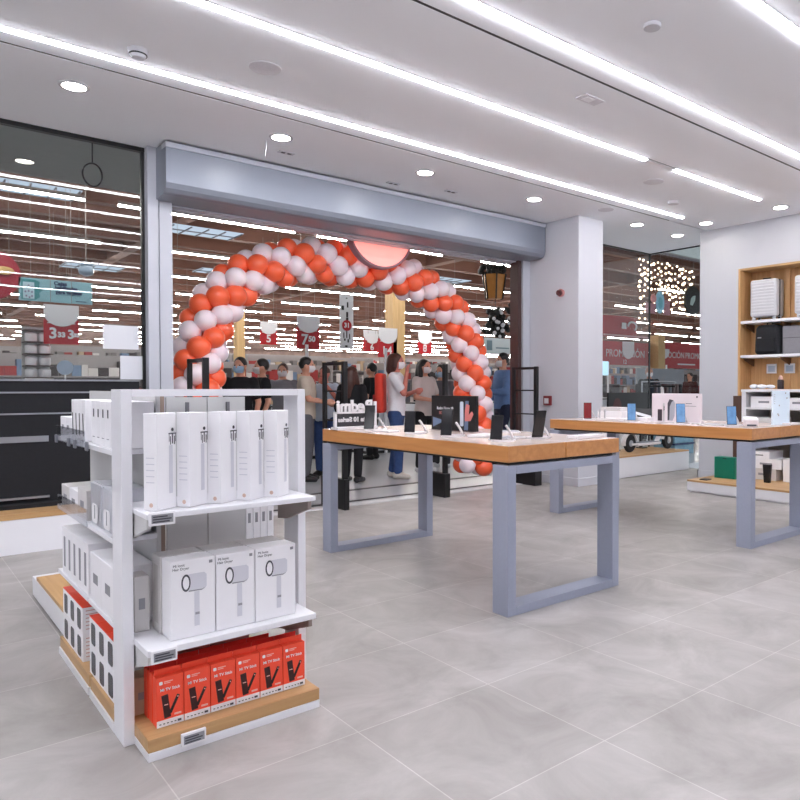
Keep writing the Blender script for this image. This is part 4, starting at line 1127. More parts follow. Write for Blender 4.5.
    for s in (-1, 1):
        B().ell(S(hd((s * 0.033, 0.094, 1.612))), (0.014 * k, 0.008 * k, 0.008 * k), 10, 6, HY).build('eye', BLACK, t)
    if mask:
        b = B(); c = Vector(hd((0, 0.02, 1.568)))
        bmesh.ops.create_uvsphere(b.bm, u_segments=20, v_segments=14, radius=1.0)
        bmesh.ops.delete(b.bm, geom=[v for v in b.bm.verts if v.co.y < 0.05 or v.co.z > 0.62 or v.co.z < -0.85], context='VERTS')
        bmesh.ops.transform(b.bm, matrix=Matrix.Scale(k, 4) @ Matrix.Translation(c) @ HY @ Matrix.Diagonal((0.079, 0.108, 0.075, 1)), verts=b.bm.verts[:])
        r = bmesh.ops.solidify(b.bm, geom=b.bm.faces[:], thickness=0.004)
        b.build('mask', mask, t, smooth=60)
    return t

VR = -41.0   # facing the view's right; 49 away, 139 view-left, 229 toward the camera
m1 = person('person in a tan T-shirt and white mask, facing right beside the gate', 4.12, 8.2, VR + 8, 1.56, shirt=TANC, trousers=GREYC, mask=MASKW, armR=((0.26, 0.06, 1.14), (0.2, 0.28, 1.1)), armL=((-0.24, 0.05, 1.14), (-0.15, 0.28, 1.08)))
w2 = person('person in pale blue T-shirt and jeans behind the gate, hand at face', 4.54, 8.5, 215, 1.46, skin=SKINR, shirt=PALEB, trousers=JEANS, hair=HAIRBR, mask=None, armL=((-0.27, 0.1, 1.2), (-0.1, 0.2, 1.45)), armR=((0.27, 0.1, 1.2), (0.1, 0.2, 1.42)))
w3 = person('person in black with long dark brown hair, turned away', 4.52, 7.75, 30, 1.44, shirt=BLKC, trousers=BLKC, hair=HAIRBR, style='long', mask=None, sleeves='long')
w4 = person('person in white T-shirt and blue jeans raising hand to masked face', 5.15, 7.7, VR - 5, 1.62, skin=SKINR, shirt=WHTC, trousers=JEANS, hair=HAIRBR, style='bob', mask=MASKW, shoes=mat('beige_shoe', (190, 184, 176), 0.7),
            armR=((0.21, 0.15, 1.17), (0.06, 0.16, 1.46)), armL=((-0.22, 0.06, 1.14), (-0.05, 0.26, 1.2)), step=0.06)
w5 = person('person with long black hair, white mask and pale top', 5.82, 8.0, VR - 35, 1.57, shirt=mat('cream_cloth', (206, 196, 192), 0.85, noise=0.05), trousers=BLKC, hair=HAIRB, style='long', mask=MASKW, shoes=SIGNW,
            armR=((0.25, 0.05, 1.14), (0.08, 0.26, 1.1)), armL=((-0.25, 0.05, 1.14), (-0.06, 0.25, 1.06)))
w6 = person('person in grey hooded top and blue mask, dark hair tied back', 6.27, 8.2, 205, 1.51, shirt=GREYC, trousers=mat('charcoal_cloth', (60, 60, 66), 0.9), hair=HAIRB, style='bun', mask=MASKB, sleeves='long', shoes=SIGNW)
m7 = person('person in blue denim shirt facing left beside the right gate', 7.23, 7.9, 165, 1.70, shirt=DENIMS, trousers=JEANSD, hair=HAIRB, mask=MASKW, sleeves='long', armL=((-0.24, 0.08, 1.13), (-0.12, 0.3, 1.12)), armR=((0.25, 0.02, 1.12), (0.2, 0.16, 0.92)))
person('person in black T-shirt and pale blue mask behind the gondola', 3.31, 8.3, 225, 1.54, shirt=BLKC, trousers=BLKC, mask=MASKB)
person('person in black top and white mask turned left behind the gondola', 3.71, 8.6, 170, 1.54, shirt=BLKC, trousers=BLKC, mask=MASKW)
person('person in grey top farther back between the gondola and tan-shirted person', 4.41, 9.5, 235, 1.52, shirt=mat('mid_grey_cloth', (130, 128, 134), 0.9, noise=0.1), trousers=BLKC, mask=MASKW, hair=HAIRBR)
person('person partly behind balloons in pale top left of the masked group', 3.25, 9.2, 250, 1.54, shirt=PALEB, trousers=BLKC, mask=MASKW, hair=HAIRBR)
person('person in black jacket with bare head seen through the right window', 12.47, 9.0, 229, 1.60, shirt=BLKC, trousers=BLKC, mask=MASKW, sleeves='long', hair=mat('fair_hair', (170, 130, 120), 0.6, noise=0.1))
person('person in dark clothes before grey backdrop at right window edge', 17.14, 11.0, 180, 1.58, shirt=mat('maroon_cloth', (70, 34, 34), 0.9), trousers=BLKC, mask=None, sleeves='long')
person('person with dark hair farther off, left of the raised-hand person', 6.2, 10.0, 120, 1.58, shirt=BLKC, trousers=BLKC, mask=None)
# things they hold or carry
t = thing('red_backpack', 'orange-red backpack worn by the person in white T-shirt', 'bag', (5.15 - 0.105, 7.7 + 0.11, 0.86), math.radians(VR - 5 - 90))
B().box(-0.14, 0.14, -0.11, 0.0, 0.0, 0.52, 0.04, 3).build('body', mat('orange_red_bag', (228, 66, 48), 0.7, noise=0.08), t, smooth=50)
B().box(-0.1, 0.1, -0.14, -0.11, 0.04, 0.24, 0.012).build('pocket', mat('deep_red_bag', (196, 44, 40), 0.7, noise=0.08), t)
t = thing('shopping_bag', 'white and blue plastic bag held by the person with long black hair', 'bag', (5.94, 7.62, 0.62))
b = B().etube([(0, 0, 0, .13, .07), (0, 0, .2, .14, .08), (0, 0, .33, .06, .04), (0, 0, .40, .03, .03)], 14)
b.build('bag', mat('plastic_white', (220, 222, 230), 0.4), t, smooth=60)
B().box(-0.05, 0.05, -0.085, -0.07, 0.05, 0.22).build('blue_panel', JEANSD, t)
t = thing('shopping_bag', 'green and white shopping bag at the denim-shirted person', 'bag', (7.28, 7.66, 0.52))
B().prism([(-0.14, 0), (0.16, 0), (0.1, 0.42), (0.02, 0.46)], (0, 0, 0), (1, 0, 0), (0, 0, 1), (0, 1, 0), 0.1).build('bag', mat('bag_pale_teal', (170, 205, 212), 0.5), t)
B().prism([(-0.05, 0.12), (0.07, 0.12), (0.07, 0.34), (0.02, 0.34)], (0.02, -0.002, 0), (1, 0, 0), (0, 0, 1), (0, 1, 0), 0.002).build('green_print', GREEN, t)

# ------------------------------------------------------------------ mall beyond: roof, lights, walls
ROOF = mat('roof_brown', (150, 112, 92), 0.8, noise=0.25, scale=0.8)
ROOFD = mat('roof_dark_brown', (104, 72, 60), 0.8, noise=0.15, scale=1.5)
b = B(); b.box(-20, 95, 6.7, 64, 6.0, 6.2)
struct('ceiling_mall', b, ROOF)
b = B()
y = 8.2
while y < 63:
    b.box(-20, 95, y, y + 0.3, 5.55, 6.0); y += 2.05
struct('beam', b, ROOFD)
b = B()
for xx in range(-12, 95, 9):
    b.box(xx, xx + 0.35, 6.7, 64, 5.56, 6.0)
struct('beam_cross', b, ROOFD)
PLEN = mat('plenum_grey', (158, 166, 164), 0.8, noise=0.1)
b = B(); b.box(-20, 95, 6.7, 6.76, 3.4, 6.0); struct('wall_gallery', b, PLEN)
b = B(); b.box(-20, 95, 64, 64.2, 0, 6.2); struct('wall_mall_far', b, mat('mall_wall', (150, 128, 120), 0.8, noise=0.5, scale=1.6))
b = B(); b.box(-20.2, -20, 6.7, 64, 0, 6.2); struct('wall_mall_left', b, PLEN)
b = B(); b.box(95, 95.2, 6.7, 64, 0, 6.2); struct('wall_mall_right', b, PLEN)
STOREG = mat('fixture_grey', (120, 112, 108), 0.6)
fx = None
row = 0
yy = 14.5
LROWS = []
while yy < 60:
    x = max(-3, 0.06 * yy) - 1.5 + (row % 3) * 0.9
    xmax = 1.5 * yy + 3
    while x < xmax:
        L = 3.6
        if R.random() > 0.08:
            LROWS.append((x, yy))
        x += L + (0.5 if R.random() < .6 else 1.3)
    yy += 4.1; row += 1
for (x, yv) in LROWS:
    lab = 'long white fluorescent strip hanging under the brown mall roof'
    if fx is None:
        fx = thing('fluorescent_light', lab, 'light', (x, yv, 4.6), group='hanging mall strip lights')
        B().box(0, 3.55, -0.018, 0.018, 0, 0.03).build('lamp', TUBE, fx)
        B().box(0.0, 3.55, -0.017, 0.017, 0.031, 0.1).build('housing', STOREG, fx)
        for q in (0.4, 3.1): B().cyl((q, 0, 0.1), (q, 0, 0.95), 0.005, seg=6).build('suspension_wire', STOREG, fx)
    else:
        dup(fx, (x, yv, 4.6), 0, lab)
b = B(); b.box(-20, 9.0, 6.77, 11.0, 4.0, 4.15); struct('ceiling_gallery', b, PLEN)
t = thing('hidden_fill_bar', 'added fill light bar hidden behind the grey soffit edge, lighting the hanging signs', 'light', (-3.0, 11.005, 4.04))
B().box(0, 12, 0, 0.05, 0.0, 0.09).build('lamp', glow('fill_bar_glow', (255, 250, 245), 16.0), t)  # added unseen bar, there only to brighten the fronts of the hanging signs
B().box(0, 12, 0, 0.06, 0.091, 0.1).build('housing', STOREG, t)
t = thing('cable_coil', 'loop of dark cable hanging from the grey soffit in the left window', 'cable', (1.89, 9.0, 3.62))
b = B()
b.tube([(0.1 * math.cos(a * PI / 10), 0.01 * math.cos(a * .7), 0.13 * math.sin(a * PI / 10)) for a in range(0, 41)], 0.009)
b.build('loop', BLACK, t, smooth=50)
B().cyl((0.0, 0, 0.13), (0.0, 0, 0.379), 0.008, seg=8).build('lead', BLACK, t)
# skylights
SKYP = glow('skylight_glow', (205, 222, 240), 0.42)
sk = None
for (x, yv) in ((2.3, 13.6), (1.6, 17.6), (4.6, 14.6), (6.0, 19.5), (10.5, 17.0), (13.0, 13.4), (16.5, 22.0), (22.0, 20.0), (9.0, 26.0), (5.0, 28.0)):
    lab = 'pale blue-white skylight panel with bars in the mall roof'
    if sk is None:
        sk = thing('skylight', lab, 'skylight', (x, yv, 5.525), group='mall skylights')
        B().box(0, 1.9, 0, 1.1, 0, 0.02).build('panel', SKYP, sk)
        b = B()
        for q in range(5): b.box(q * 0.46, q * 0.46 + 0.03, 0, 1.1, -0.03, -0.001)
        b.box(0, 1.9, 0.54, 0.57, -0.03, -0.001)
        b.build('bars', GREYC, sk)
    else:
        dup(sk, (x, yv, 5.525), 0, lab)
# wooden posts
PW = wood('glulam', (222, 190, 140), (204, 168, 116), 2, 0.6)
for x0, yv, w, h, lb in ((10.6, 16.0, .4, 3.95, 'pale timber post under the right shoulder of the arch'), (6.3, 16.0, .2, 3.0, 'pale timber post under the left shoulder of the arch'), (19.35, 13.6, .38, 2.9, 'pale timber post between red banners in the right window')):
    b = B().box(x0, x0 + w, yv, yv + w, 0, h, 0.01); tag(b.build('timber_post', PW), lb, 'post')

# hanging signs
U, V = (1, 0, 0), (0, 0, 1)
WIRE = mat('wire_grey', (130, 122, 118), 0.5)
def hang(t, x, z0, z1):
    B().cyl((x, 0.005, z0), (x, 0.005, z1), 0.004, seg=6).build('wire', WIRE, t)
def price_sign(lab, x, y, z, w, h, price, withw=True):
    t = thing('price_sign', lab, 'sign', (x, y, z), 0, 'hanging red price signs')
    B().box(-w / 2, w / 2, 0, 0.02, 0, h).build('panel', SIGNRED, t)
    for (s, px, pz, sz) in price:
        put_text('lettering', s, sz, 0.003, SIGNW, t, (px * w, -0.004, pz * h), U, V, 0.006)
    B().box(-w * .4, w * .4, -0.003, 0, h * .84, h * .88).build('caption_print', SIGNW, t)
    if withw:
        pts = [(w * .5 * math.cos(math.radians(a)), w * .42 * math.sin(math.radians(a))) for a in range(180, 361, 12)] + [(w * .5, w * .28), (-w * .5, w * .28)]
        B().prism(pts, (0, -0.02, h + w * .2), U, V, (0, 1, 0), 0.015).build('crown_panel', SIGNW, t)
    hang(t, -w * .3, h, 5.4 - z); hang(t, w * .3, h, 5.4 - z)
    return t
price_sign('red price sign with two threes under a white half-round panel', 2.07, 11.9, 1.83, 0.45, 0.36, (('3', -.24, .42, .22), ('33', .0, .38, .10), ('3', .27, .40, .18), ('33', .43, .38, .07)))
price_sign('red price sign reading seven under a white half-round panel', 5.77, 11.4, 1.88, 0.43, 0.37, (('7', -.16, .4, .26), ('50', .16, .45, .13)))
price_sign('red price sign reading fourteen behind the wooden post', 10.43, 16.0, 2.0, 0.6, 0.5, (('1', -.2, .35, .3), ('4', .1, .35, .3)))
for (x, yv, z, sz, pr_, wh) in ((8.4, 19.0, 2.4, .5, '5', 'left of the tall white banner'), (13.6, 22.0, 2.5, .6, '9', 'beyond the right timber post'), (17.5, 24.0, 2.6, .7, '8', 'in the gap beside the right arch leg'), (3.4, 19.5, 2.5, .5, '2', 'beyond the left window post'), (11.8, 19.0, 2.3, .45, '6', 'just right of the fourteen sign')):
    price_sign('small distant red price sign ' + wh, x, yv, z, sz, sz * .8, ((pr_, 0, .4, sz * .6),))
t = thing('round_banner', 'round dark red hanging sign cut by the left edge', 'sign', (1.25, 12.0, 2.79))
B().prism(disc(0.34, 32), (0, 0, 0), U, V, (0, 1, 0), 0.3).build('drum', mat('banner_wine', (160, 44, 60), 0.5, noise=0.1), t)
b = B().ell((0.13, -0.02, 0.06), (0.13, 0.015, 0.06), 14, 8)
b.build('emblem', mat('emblem_gold', (205, 170, 110), 0.5, noise=0.3, scale=20), t)
B().prism([(-0.3, -0.1), (0.32, -0.14), (0.32, -0.17), (-0.3, -0.13)], (0, -0.006, 0), U, V, (0, 1, 0), 0.005).build('stripe', SIGNW, t)
hang(t, 0.2, 0.3, 2.5)
t = thing('teal_banner', 'pale teal hanging banner with dark wording in the left window', 'sign', (1.56, 12.0, 2.45))
B().box(0, 0.94, 0, 0.015, 0, 0.33).build('panel', TEAL, t)
B().prism([(0.03, 0.02), (0.2, 0.02), (0.26, 0.06), (0.25, 0.12), (0.3, 0.17), (0.25, 0.22), (0.26, 0.28), (0.2, 0.31), (0.03, 0.31)], (0, -0.002, 0), U, V, (0, 1, 0), 0.002).build('teal_patch', TEALD, t)
B().box(0.05, 0.19, -0.004, -0.002, 0.03, 0.27).build('leaflet_print', mat('leaflet_blue', (180, 208, 220), 0.5), t)
b = B()
for (a, c) in ((.08, .2), (.12, .22), (.16, .2), (.08, .13), (.16, .13), (.09, .07), (.13, .05), (.16, .07), (.12, .14)): b.box(a - .01, a + .01, -0.006, -0.004, c - .012, c + .012)
b.build('icon_print', mat('icon_mauve', (130, 110, 140), 0.5), t)
for k, s in enumerate(('Cajas', 'habilitadas', 'para tarjetas')):
    put_text('lettering', s, (0.078, 0.07, 0.068)[k], 0.002, mat('navy_print', (20, 30, 80), 0.5), t, (0.52 + (0, .075, .11)[k], -0.002, 0.28 - k * 0.062), U, V, 0.003)
B().box(0.46, 0.78, -0.003, 0, 0.118, 0.123).box(0.72, 0.86, -0.003, 0, 0.03, 0.04).build('underline_print', mat('navy_print', (20, 30, 80)), t)
hang(t, 0.15, 0.33, 2.9); hang(t, 0.6, 0.33, 2.9)
t = thing('camera_dome', 'pale dome camera hanging right above the teal banner', 'camera', (2.42, 12.0, 2.88))
B().lathe([(0.03, 0.0), (0.09, 0.03), (0.11, 0.09), (0.08, 0.15), (0.1, 0.17), (0.09, 0.19)], seg=20).build('dome', mat('dome_blue_grey', (150, 170, 190), 0.3), t, smooth=50)
B().cyl((0, 0, 0.19), (0, 0, 2.45), 0.009, seg=8).build('rod', WIRE, t)
t = thing('vertical_banner', 'tall white banner with black marks and red badge under the arch', 'banner', (6.40, 11.4, 1.85))
B().box(0, 0.28, 0, 0.012, 0.05, 1.04).build('cloth', SIGNW, t)
b = B()
for (a, c, w2, h2) in ((.14, .98, .03, .02), (.06, .8, .05, .08), (.16, .86, .03, .1), (.15, .68, .04, .1), (.15, .6, .05, .05), (.08, .3, .02, .1), (.14, .32, .02, .14), (.2, .28, .02, .1), (.1, .22, .03, .04), (.17, .2, .03, .06), (.13, .1, .05, .03)):
    B().box(a - w2 / 2, a + w2 / 2, -0.003, 0, c - h2 / 2, c + h2 / 2).build('drawing_print', BLACK, t)
B().prism(disc(0.1, 20, 1.0), (0.14, -0.008, 0.48), U, V, (0, 1, 0), 0.006).build('badge', SIGNRED, t)
put_text('lettering', '31', 0.12, 0.002, SIGNW, t, (0.14, -0.01, 0.48), U, V, 0.003)
hang(t, 0.14, 1.04, 3.5)
t = thing('aisle_sign', 'pale grey rectangular sign right of the arch top', 'sign', (13.9, 16.0, 2.22))
B().box(0, 1.15, 0, 0.03, 0, 0.48).build('panel', mat('sign_grey_green', (176, 190, 194), 0.5, noise=0.06), t)
B().box(0.08, 0.3, -0.003, 0, 0.1, 0.4).box(0.45, 1.0, -0.003, 0, 0.16, 0.2).build('print', mat('print_slate', (96, 120, 130), 0.5), t)
hang(t, 0.3, 0.48, 3.2)
# christmas lantern and garland
t = thing('lantern', 'large black and gold hanging lantern beside the right entrance post', 'lantern', (9.82, 11.0, 3.05))
GOLD = mat('lantern_gold', (136, 92, 44), 0.35, metal=0.3, noise=0.4, scale=6, emit=(200, 130, 50), estr=0.06)
B().lathe([(0.17, 0.0), (0.24, 0.5)], seg=6).build('glass_body', GOLD, t)
b = B()
for k in range(6):
    a = 2 * PI * k / 6
    b.limb([(0.185 * math.cos(a), 0.185 * math.sin(a), 0), (0.255 * math.cos(a), 0.255 * math.sin(a), 0.5)], [0.018, 0.018], 6)
b.build('frame', BLACKM, t)
b = B()
for k in range(40):
    a = R.uniform(0, 2 * PI); r = R.uniform(0, .33)
    b.ell((r * math.cos(a), r * math.sin(a), 0.56 + R.uniform(-.05, .12)), R.uniform(.04, .08), 8, 6)
b.build('leafy_crown', mat('garland_black', (18, 22, 20), 0.6, noise=0.4, scale=20), t)
B().cyl((0, 0, 0.6), (0, 0, 2.2), 0.012, seg=8).build('rod', BLACKM, t)
t = thing('garland', 'dark round garland with white baubles below the lantern', 'garland', (9.85, 11.0, 2.55))
b = B()
for k in range(70):
    a = R.uniform(0, 2 * PI); r = R.uniform(.05, .34)
    b.ell((r * math.cos(a) * .9, R.uniform(-.1, .1), r * math.sin(a)), R.uniform(.04, .07), 8, 6)
for k in range(14): b.ell((0.36 + R.uniform(-.06, .2), R.uniform(-.1, .1), 0.05 + k * .03), R.uniform(.04, .06), 8, 6)
b.build('greenery', MATS['garland_black'], t)
for k in range(13):
    a = R.uniform(0, 2 * PI); r = R.uniform(.05, .3)
    B().ell((r * math.cos(a), -0.17, r * math.sin(a)), R.uniform(.028, .045), 10, 8).build('bauble', SIGNW, t, smooth=60)
B().cyl((0, 0, 0.3), (0, 0, 0.5), 0.01, seg=6).build('rod', BLACKM, t)

# right window: red banners, string lights, pale sign, dark disc
t = thing('promotion_banner', 'dark red promotion banner beside the column in the right window', 'banner', (17.0, 14.0, 1.9))
B().box(0, 2.35, 0, 0.03, 0, 0.74).build('panel', SIGNRED, t)
put_text('lettering', 'PROMOCIÓN', 0.33, 0.003, SIGNW, t, (1.15, -0.004, 0.36), U, V)
put_text('lettering', '12', 0.2, 0.003, SIGNW, t, (1.1, -0.004, 0.1), U, V)
B().prism([(0.3 * math.cos(math.radians(a)), 0.3 * math.sin(math.radians(a))) for a in range(180, 361, 15)] + [(.3, .25), (-.3, .25)], (1.25, -0.03, 0.5), U, V, (0, 1, 0), 0.012).build('crown_panel', SIGNW, t)
hang(t, 0.3, 0.74, 3.4); hang(t, 2.0, 0.74, 3.4)
t = thing('promotion_banner', 'dark red promotion banner right of the wooden post in right window', 'banner', (19.85, 14.2, 1.86))
B().box(0, 3.2, 0, 0.03, 0, 0.9).build('panel', SIGNRED, t)
put_text('lettering', 'PROMOCIÓN', 0.3, 0.003, SIGNW, t, (1.0, -0.004, 0.45), U, V)
put_text('lettering', 'PROMO', 0.3, 0.003, SIGNW, t, (2.5, -0.004, 0.45), U, V)
B().prism([(0.35 * math.cos(math.radians(a)), 0.25 * math.sin(math.radians(a))) for a in range(180, 361, 15)] + [(.35, .1), (-.35, .1)], (0.6, -0.03, 0.55), U, V, (0, 1, 0), 0.012).build('crown_panel', SIGNW, t)
B().box(1.5, 2.6, -0.004, 0, 0.12, 0.17).build('stripe_print', SIGNW, t)
hang(t, 0.3, 0.9, 3.4); hang(t, 2.6, 0.9, 3.4)
t = thing('drum_banner', 'curved dark red banner with white emblem above the promotion banner', 'banner', (17.03, 13.4, 2.71))
b = B(); pr = []
for k in range(13):
    a = math.radians(200 + 140 * k / 12); pr.append((1.25 * math.cos(a), 0.5 + 0.7 * math.sin(a)))
for k in range(12):
    q = [pr[k], pr[k + 1], (pr[k + 1][0], pr[k + 1][1] + 0.03), (pr[k][0], pr[k][1] + 0.03)]
    b.prism(q, (0, 0, 0), (1, 0, 0), (0, 1, 0), (0, 0, 1), 0.62)
b.build('drum', SIGNRED, t)
b = B()
b.prism([(0.24 * math.cos(math.radians(a)), 0.16 * math.sin(math.radians(a))) for a in range(-60, 200, 20)] + [(0.17 * math.cos(math.radians(a)), 0.1 * math.sin(math.radians(a))) for a in range(190, -70, -20)], (0.35, -0.25, 0.33), U, V, (0, 1, 0), 0.02)
b.box(-0.15, 0.05, -0.25, -0.23, 0.24, 0.42).build('emblem', SIGNW, t)
B().box(-1.0, 1.15, -0.26, -0.22, 0.0, 0.05).build('trim', mat('trim_pink', (220, 170, 172), 0.5), t)
hang(t, -0.8, 0.6, 2.5); hang(t, 0.8, 0.6, 2.5)
BULB = glow('warm_bulb', (255, 226, 190), 5.0)
for sidx in range(16):
    x = 12.15 + sidx * 0.16
    yv = 9.0 + 0.02 * sidx
    lab = 'string of warm white bulbs hanging in the right window, %s strand from the left' % (NTH[sidx] if sidx < 12 else ('thirteenth', 'fourteenth', 'fifteenth', 'sixteenth')[sidx - 12])
    Ls = R.uniform(0.6, 1.1) if sidx > 1 else 1.3
    t = thing('light_string', lab, 'lights', (x, yv, 3.95), 0, 'bulb strings in the right window')
    B().cyl((0, 0, -Ls), (0, 0, 0.35), 0.004, seg=5).build('cable', BROWNDARK, t)
    b = B(); z = -Ls
    while z < 0:
        b.ell((R.uniform(-.03, .03), R.uniform(-.03, .03), z), R.uniform(.014, .03), 8, 6); z += R.uniform(.09, .17)
    bo = b.build('bulbs', BULB, t); bo['kind'] = 'stuff'
b = B(); b.box(11.2, 16.5, 8.7, 9.7, 4.3, 4.6); struct('beam_gallery', b, mat('gallery_grey', (120, 122, 132), 0.7))
t = thing('oval_sign', 'pale blue oval hanging sign with pink panel in right window', 'sign', (12.82, 9.0, 2.8))
B().prism(disc(0.24, 28, .62), (0.05, 0, 0.24), U, V, (0, 1, 0), 0.03).build('oval', mat('oval_pale_blue', (150, 200, 222), 0.5, noise=0.1, scale=8), t)
B().prism(disc(0.13, 24, .62), (0.05, -0.004, 0.22), U, V, (0, 1, 0), 0.004).build('inner_print', mat('oval_teal', (110, 175, 190), 0.5, noise=0.2, scale=20), t)
B().box(0.2, 0.42, 0.01, 0.03, -0.02, 0.3).box(-0.45, -0.1, 0.01, 0.03, -0.02, 0.2).build('side_panel', mat('mauve_panel', (170, 120, 130), 0.5, noise=0.3, scale=8), t)
B().ell((-0.2, 0, 0.3), (0.1, 0.03, 0.1), 12, 8).build('pink_disc', mat('disc_pink', (215, 150, 150), 0.5), t)
hang(t, 0.05, 0.48, 1.8)
t = thing('dark_disc_sign', 'black round hanging sign with pale mark at right window edge', 'sign', (14.15, 9.0, 3.18))
B().prism(disc(0.33, 32), (0, 0, 0), U, V, (0, 1, 0), 0.05).build('disc', BLACK, t)
B().prism([(-0.1, -0.1), (0.0, -0.12), (0.1, 0.0), (0.12, 0.12), (0.02, 0.1), (-0.06, 0.04)], (-0.04, -0.006, 0), U, V, (0, 1, 0), 0.006).build('mark', mat('mark_pale', (170, 190, 186), 0.5), t)
hang(t, 0, 0.33, 1.2)

# ------------------------------------------------------------------ mall floor things: checkouts, shelving
def checkout(x, y, lab):
    t = thing('checkout_counter', lab, 'checkout', (x, y, 0), 0, 'checkout counters')
    B().box(0, 0.75, 0, 2.4, 0.05, 0.85, 0.01).build('body', mat('checkout_white', (214, 218, 224), 0.4), t)
    B().box(0.05, 0.7, 0.05, 1.8, 0.851, 0.875).build('belt', BLACK, t)
    B().box(-0.01, 0.76, -0.01, 2.41, 0.0, 0.05).build('kick_plate', BLACKM, t)
    B().box(0.1, 0.5, 1.9, 2.3, 0.851, 1.3, 0.02).build('till', GREYC, t)
    B().box(0.35, 0.39, -0.06, -0.02, 0, 1.9).build('lane_post', SHELF, t)
for i, (x, y) in enumerate(((3.4, 10.6), (5.0, 10.7), (6.6, 10.8), (8.3, 10.7), (10.0, 10.8), (12.5, 11.5), (15.0, 12.5), (18.5, 13.0))):
    checkout(x, y, 'white checkout counter behind the shoppers, %s from the left' % NTH[i])
PCOL = [mat('goods_' + n, c, 0.6, noise=0.15, scale=6) for n, c in (('red', (150, 50, 50)), ('white', (206, 202, 200)), ('grey', (120, 116, 116)), ('blue', (110, 132, 160)), ('tan', (176, 154, 128)), ('dark', (54, 48, 50)))]
STORE = mat('store_shelf_grey', (150, 146, 146), 0.5, noise=0.08)
def store_shelf(x, y, L, H, lab, rz=0.0):
    t = thing('store_shelf', lab, 'shelving', (x, y, 0), rz, 'supermarket shelving beyond the entrance')
    B().box(0, L, 0.3, 0.34, 0, H).box(0, 0.04, 0, 0.34, 0, H).box(L - 0.04, L, 0, 0.34, 0, H).build('frame', STORE, t)
    n = max(3, int(H / 0.42))
    for k in range(n):
        z = 0.12 + k * (H - .15) / n
        B().box(0.04, L - 0.04, 0, 0.3, z - 0.03, z).build('shelf', STORE, t)
    slots_ = []
    for k in range(n):
        z = 0.122 + k * (H - .15) / n
        xx = 0.06
        while xx < L - 0.3:
            w = R.uniform(.08, .22)
            slots_.append((R.choice((0, 0, 1, 1, 2, 2, 3, 4, 5, 5, 5)), xx, xx + w - .008, R.uniform(0, .03), z, z + R.uniform(.16, .34)))
            xx += w + (.05 if R.random() < .15 else 0)
    for ci, m in enumerate(PCOL):
        b = B(); any_ = False
        for (c_, xa, xb, yo, za, zb) in slots_:
            if c_ == ci:
                b.box(xa, xb, 0.03 + yo, 0.28, za, zb); any_ = True
        if any_:
            o = b.build('goods', m, t); o['kind'] = 'stuff'
        else: b.bm.free()
shelves = [(0.6, 28.5, 5, 2.6), (6.4, 29, 5, 2.6), (12.2, 28.6, 5, 2.5), (18.0, 28, 5, 2.6), (24.5, 26.5, 5, 2.6), (13.0, 41, 9, 3.2), (24.0, 41, 9, 3.2), (4.0, 44, 9, 3.2), (34.0, 44, 10, 3.2), (46.0, 44, 10, 3.2), (28.5, 21.5, 5, 2.4), (35, 23, 5, 2.4), (3.2, 21.0, 4.5, 2.3), (8.6, 21.0, 4.5, 2.2), (1.0, 17.0, 4.0, 1.9), (5.6, 17.5, 4.0, 1.8), (10.6, 17.2, 4.2, 1.9), (2.0, 24.0, 6, 2.1), (9.0, 24.5, 6, 2.1), (16, 21.0, 6, 2.1), (22.5, 19.5, 6, 2.2), (17.5, 16.0, 4.5, 1.7), (23.0, 16.2, 5, 1.9), (8.0, 34, 9, 2.3), (19.0, 33, 9, 2.3), (30, 30, 9, 2.3), (40.0, 36, 10, 2.3), (1.0, 38, 7, 2.3)]
for i, (x, y, L, H) in enumerate(shelves):
    store_shelf(x, y, L, H, 'supermarket shelf of mixed goods beyond the checkouts, %s' % ('in the near line' if y < 18 else 'in the middle line' if y < 28 else 'in the far line'))
# product tower in the left window
t = thing('pack_tower', 'narrow dark shelf tower behind the left window', 'shelving', (1.64, 12.1, 0))
for k in range(5):
    B().box(0, 0.36, 0, 0.3, 1.33 + k * 0.175, 1.345 + k * 0.175).build('shelf', BROWNDARK, t)
B().box(0, 0.36, 0.3, 0.33, 0, 2.1).box(0, 0.36, 0.0, 0.3, 0, 1.33).build('frame', SHELFG, t)
for k in range(4):
    for j in range(2):
        o = B().lathe([(0.07, 0), (0.08, 0.02), (0.08, 0.11), (0.05, 0.14)], seg=14).build('white_pot', CARD, None, (1.73 + j * .17, 12.2, 1.346 + k * 0.175), smooth=40)
        tag(o, 'white rounded pot on the tower, %s level from the bottom, %s' % (NTH[k], ('left', 'right')[j]), 'pot', 'white pots on the dark tower')
t = thing('round_stand_sign', 'pale blue round sign on a stand below the red price sign', 'sign', (2.06, 11.6, 0))
B().prism(disc(0.105, 24), (0.0, 0, 1.48), U, V, (0, 1, 0), 0.02).build('disc', mat('disc_pale_blue', (184, 204, 226), 0.5), t)
B().cyl((0, 0.01, 0), (0, 0.01, 1.38), 0.012, seg=8).build('pole', SHELF, t)
B().lathe([(0.14, 0), (0.14, 0.015), (0.02, 0.03)], seg=20).build('foot', SHELF, t)
t = thing('display_screen', 'pale blue lit screen beside the column in the right window', 'screen', (11.1, 9.6, 0))
B().box(-0.15, 0.75, 0, 0.05, 1.45, 1.75).build('screen', mat('screen_pale_blue', (170, 205, 228), 0.3, noise=0.1, emit=(170, 210, 235), estr=0.5), t)
B().box(0.27, 0.33, 0.05, 0.1, 0.02, 1.7).box(0.05, 0.55, -0.1, 0.3, 0, 0.02).build('stand', BLACKM, t)
t = thing('blue_crates', 'stack of blue-green crates outside the right window', 'crate', (10.6, 7.1, 0))
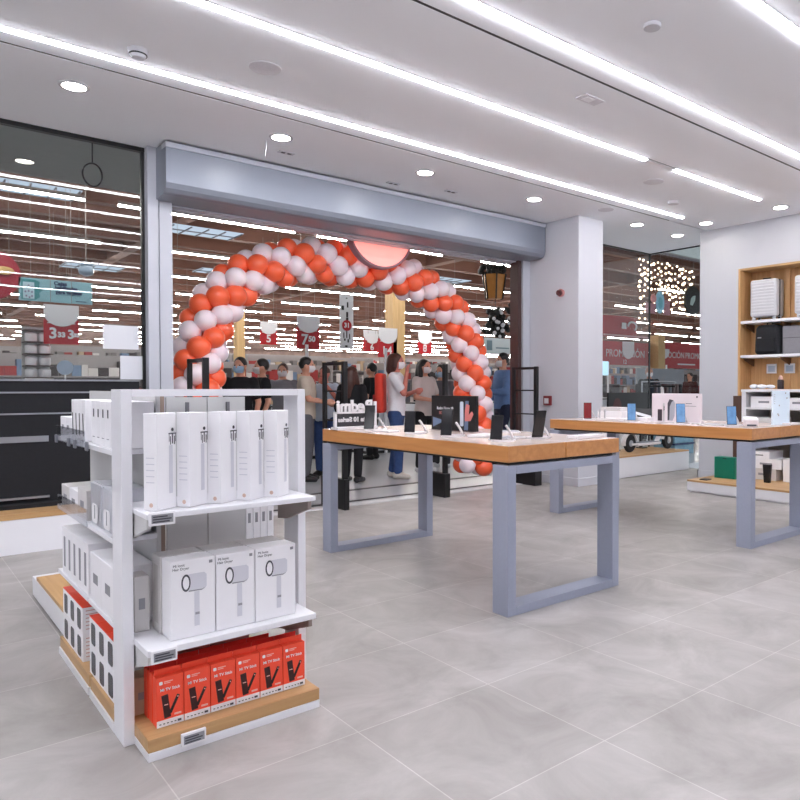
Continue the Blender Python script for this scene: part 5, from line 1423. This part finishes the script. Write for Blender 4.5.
for k in range(4):
    B().box(0, 0.6, 0, 0.45, k * 0.2 + 0.002, k * 0.2 + 0.17, 0.01).build('crate', mat('crate_blue', (120, 160, 180), 0.5, noise=0.4, scale=10), t)
    B().box(-0.01, 0.61, -0.01, 0.46, k * 0.2 + 0.172, k * 0.2 + 0.2).build('crate_rim', mat('crate_navy', (50, 70, 110), 0.5), t)
t = thing('grey_partition', 'pale grey partition board behind the dark-clothed person', 'partition', (16.6, 12.4, 0))
B().box(0, 2.4, 0, 0.05, 0, 1.75).build('board', mat('partition_grey', (150, 156, 164), 0.6, noise=0.1), t)
B().box(0, 0.06, -0.2, 0.25, 0, 0.04).box(2.34, 2.4, -0.2, 0.25, 0, 0.04).build('foot', BLACKM, t)
# dark clothes on a rail, right window
t = thing('clothes_rail', 'rail of dark clothes seen low in the right window', 'rail', (11.0, 8.1, 0))
B().cyl((0, 0, 0), (0, 0, 1.3), 0.015, seg=8).cyl((1.1, 0, 0), (1.1, 0, 1.3), 0.015, seg=8).cyl((0, 0, 1.3), (1.1, 0, 1.3), 0.015, seg=8).build('frame', SILVER, t)
for k in range(9):
    b = B().box(0.05 + k * .115, 0.13 + k * .115, -0.2, 0.2, 0.55 + R.uniform(-.1, .05), 1.26, 0.02)
    b.build('garment', R.choice([BLKC, GREYC, BROWNDARK, MATS['maroon_cloth']]), t)

# ------------------------------------------------------------------ camera, world, colour
F, CX = 700.0, 485.0
cam = bpy.data.cameras.new('camera'); co = bpy.data.objects.new('camera', cam); COL.objects.link(co)
cam.sensor_width = 36; cam.sensor_fit = 'HORIZONTAL'
cam.lens = F / 800 * 36
cam.shift_x = -(CX - 400) / 800
cam.clip_end = 300
co.location = (0, 0, 1.2)
pitch = math.radians(1.064)
co.rotation_euler = (PI / 2 - pitch, 0, math.radians(49 - 90))
SC.camera = co
w = bpy.data.worlds.new('world'); SC.world = w; w.use_nodes = True
bg = w.node_tree.nodes['Background']
bg.inputs[0].default_value = (0.9, 0.93, 1, 1); bg.inputs[1].default_value = 0.5
SC.view_settings.view_transform = 'Standard'
SC.view_settings.look = 'None'
SC.view_settings.gamma = 1
SC.view_settings.use_curve_mapping = False
SC.view_settings.exposure = 1.12
SC.cycles.use_denoising = True
SC.cycles.max_bounces = 8
SC.cycles.transparent_max_bounces = 12
SC.cycles.sample_clamp_indirect = 6
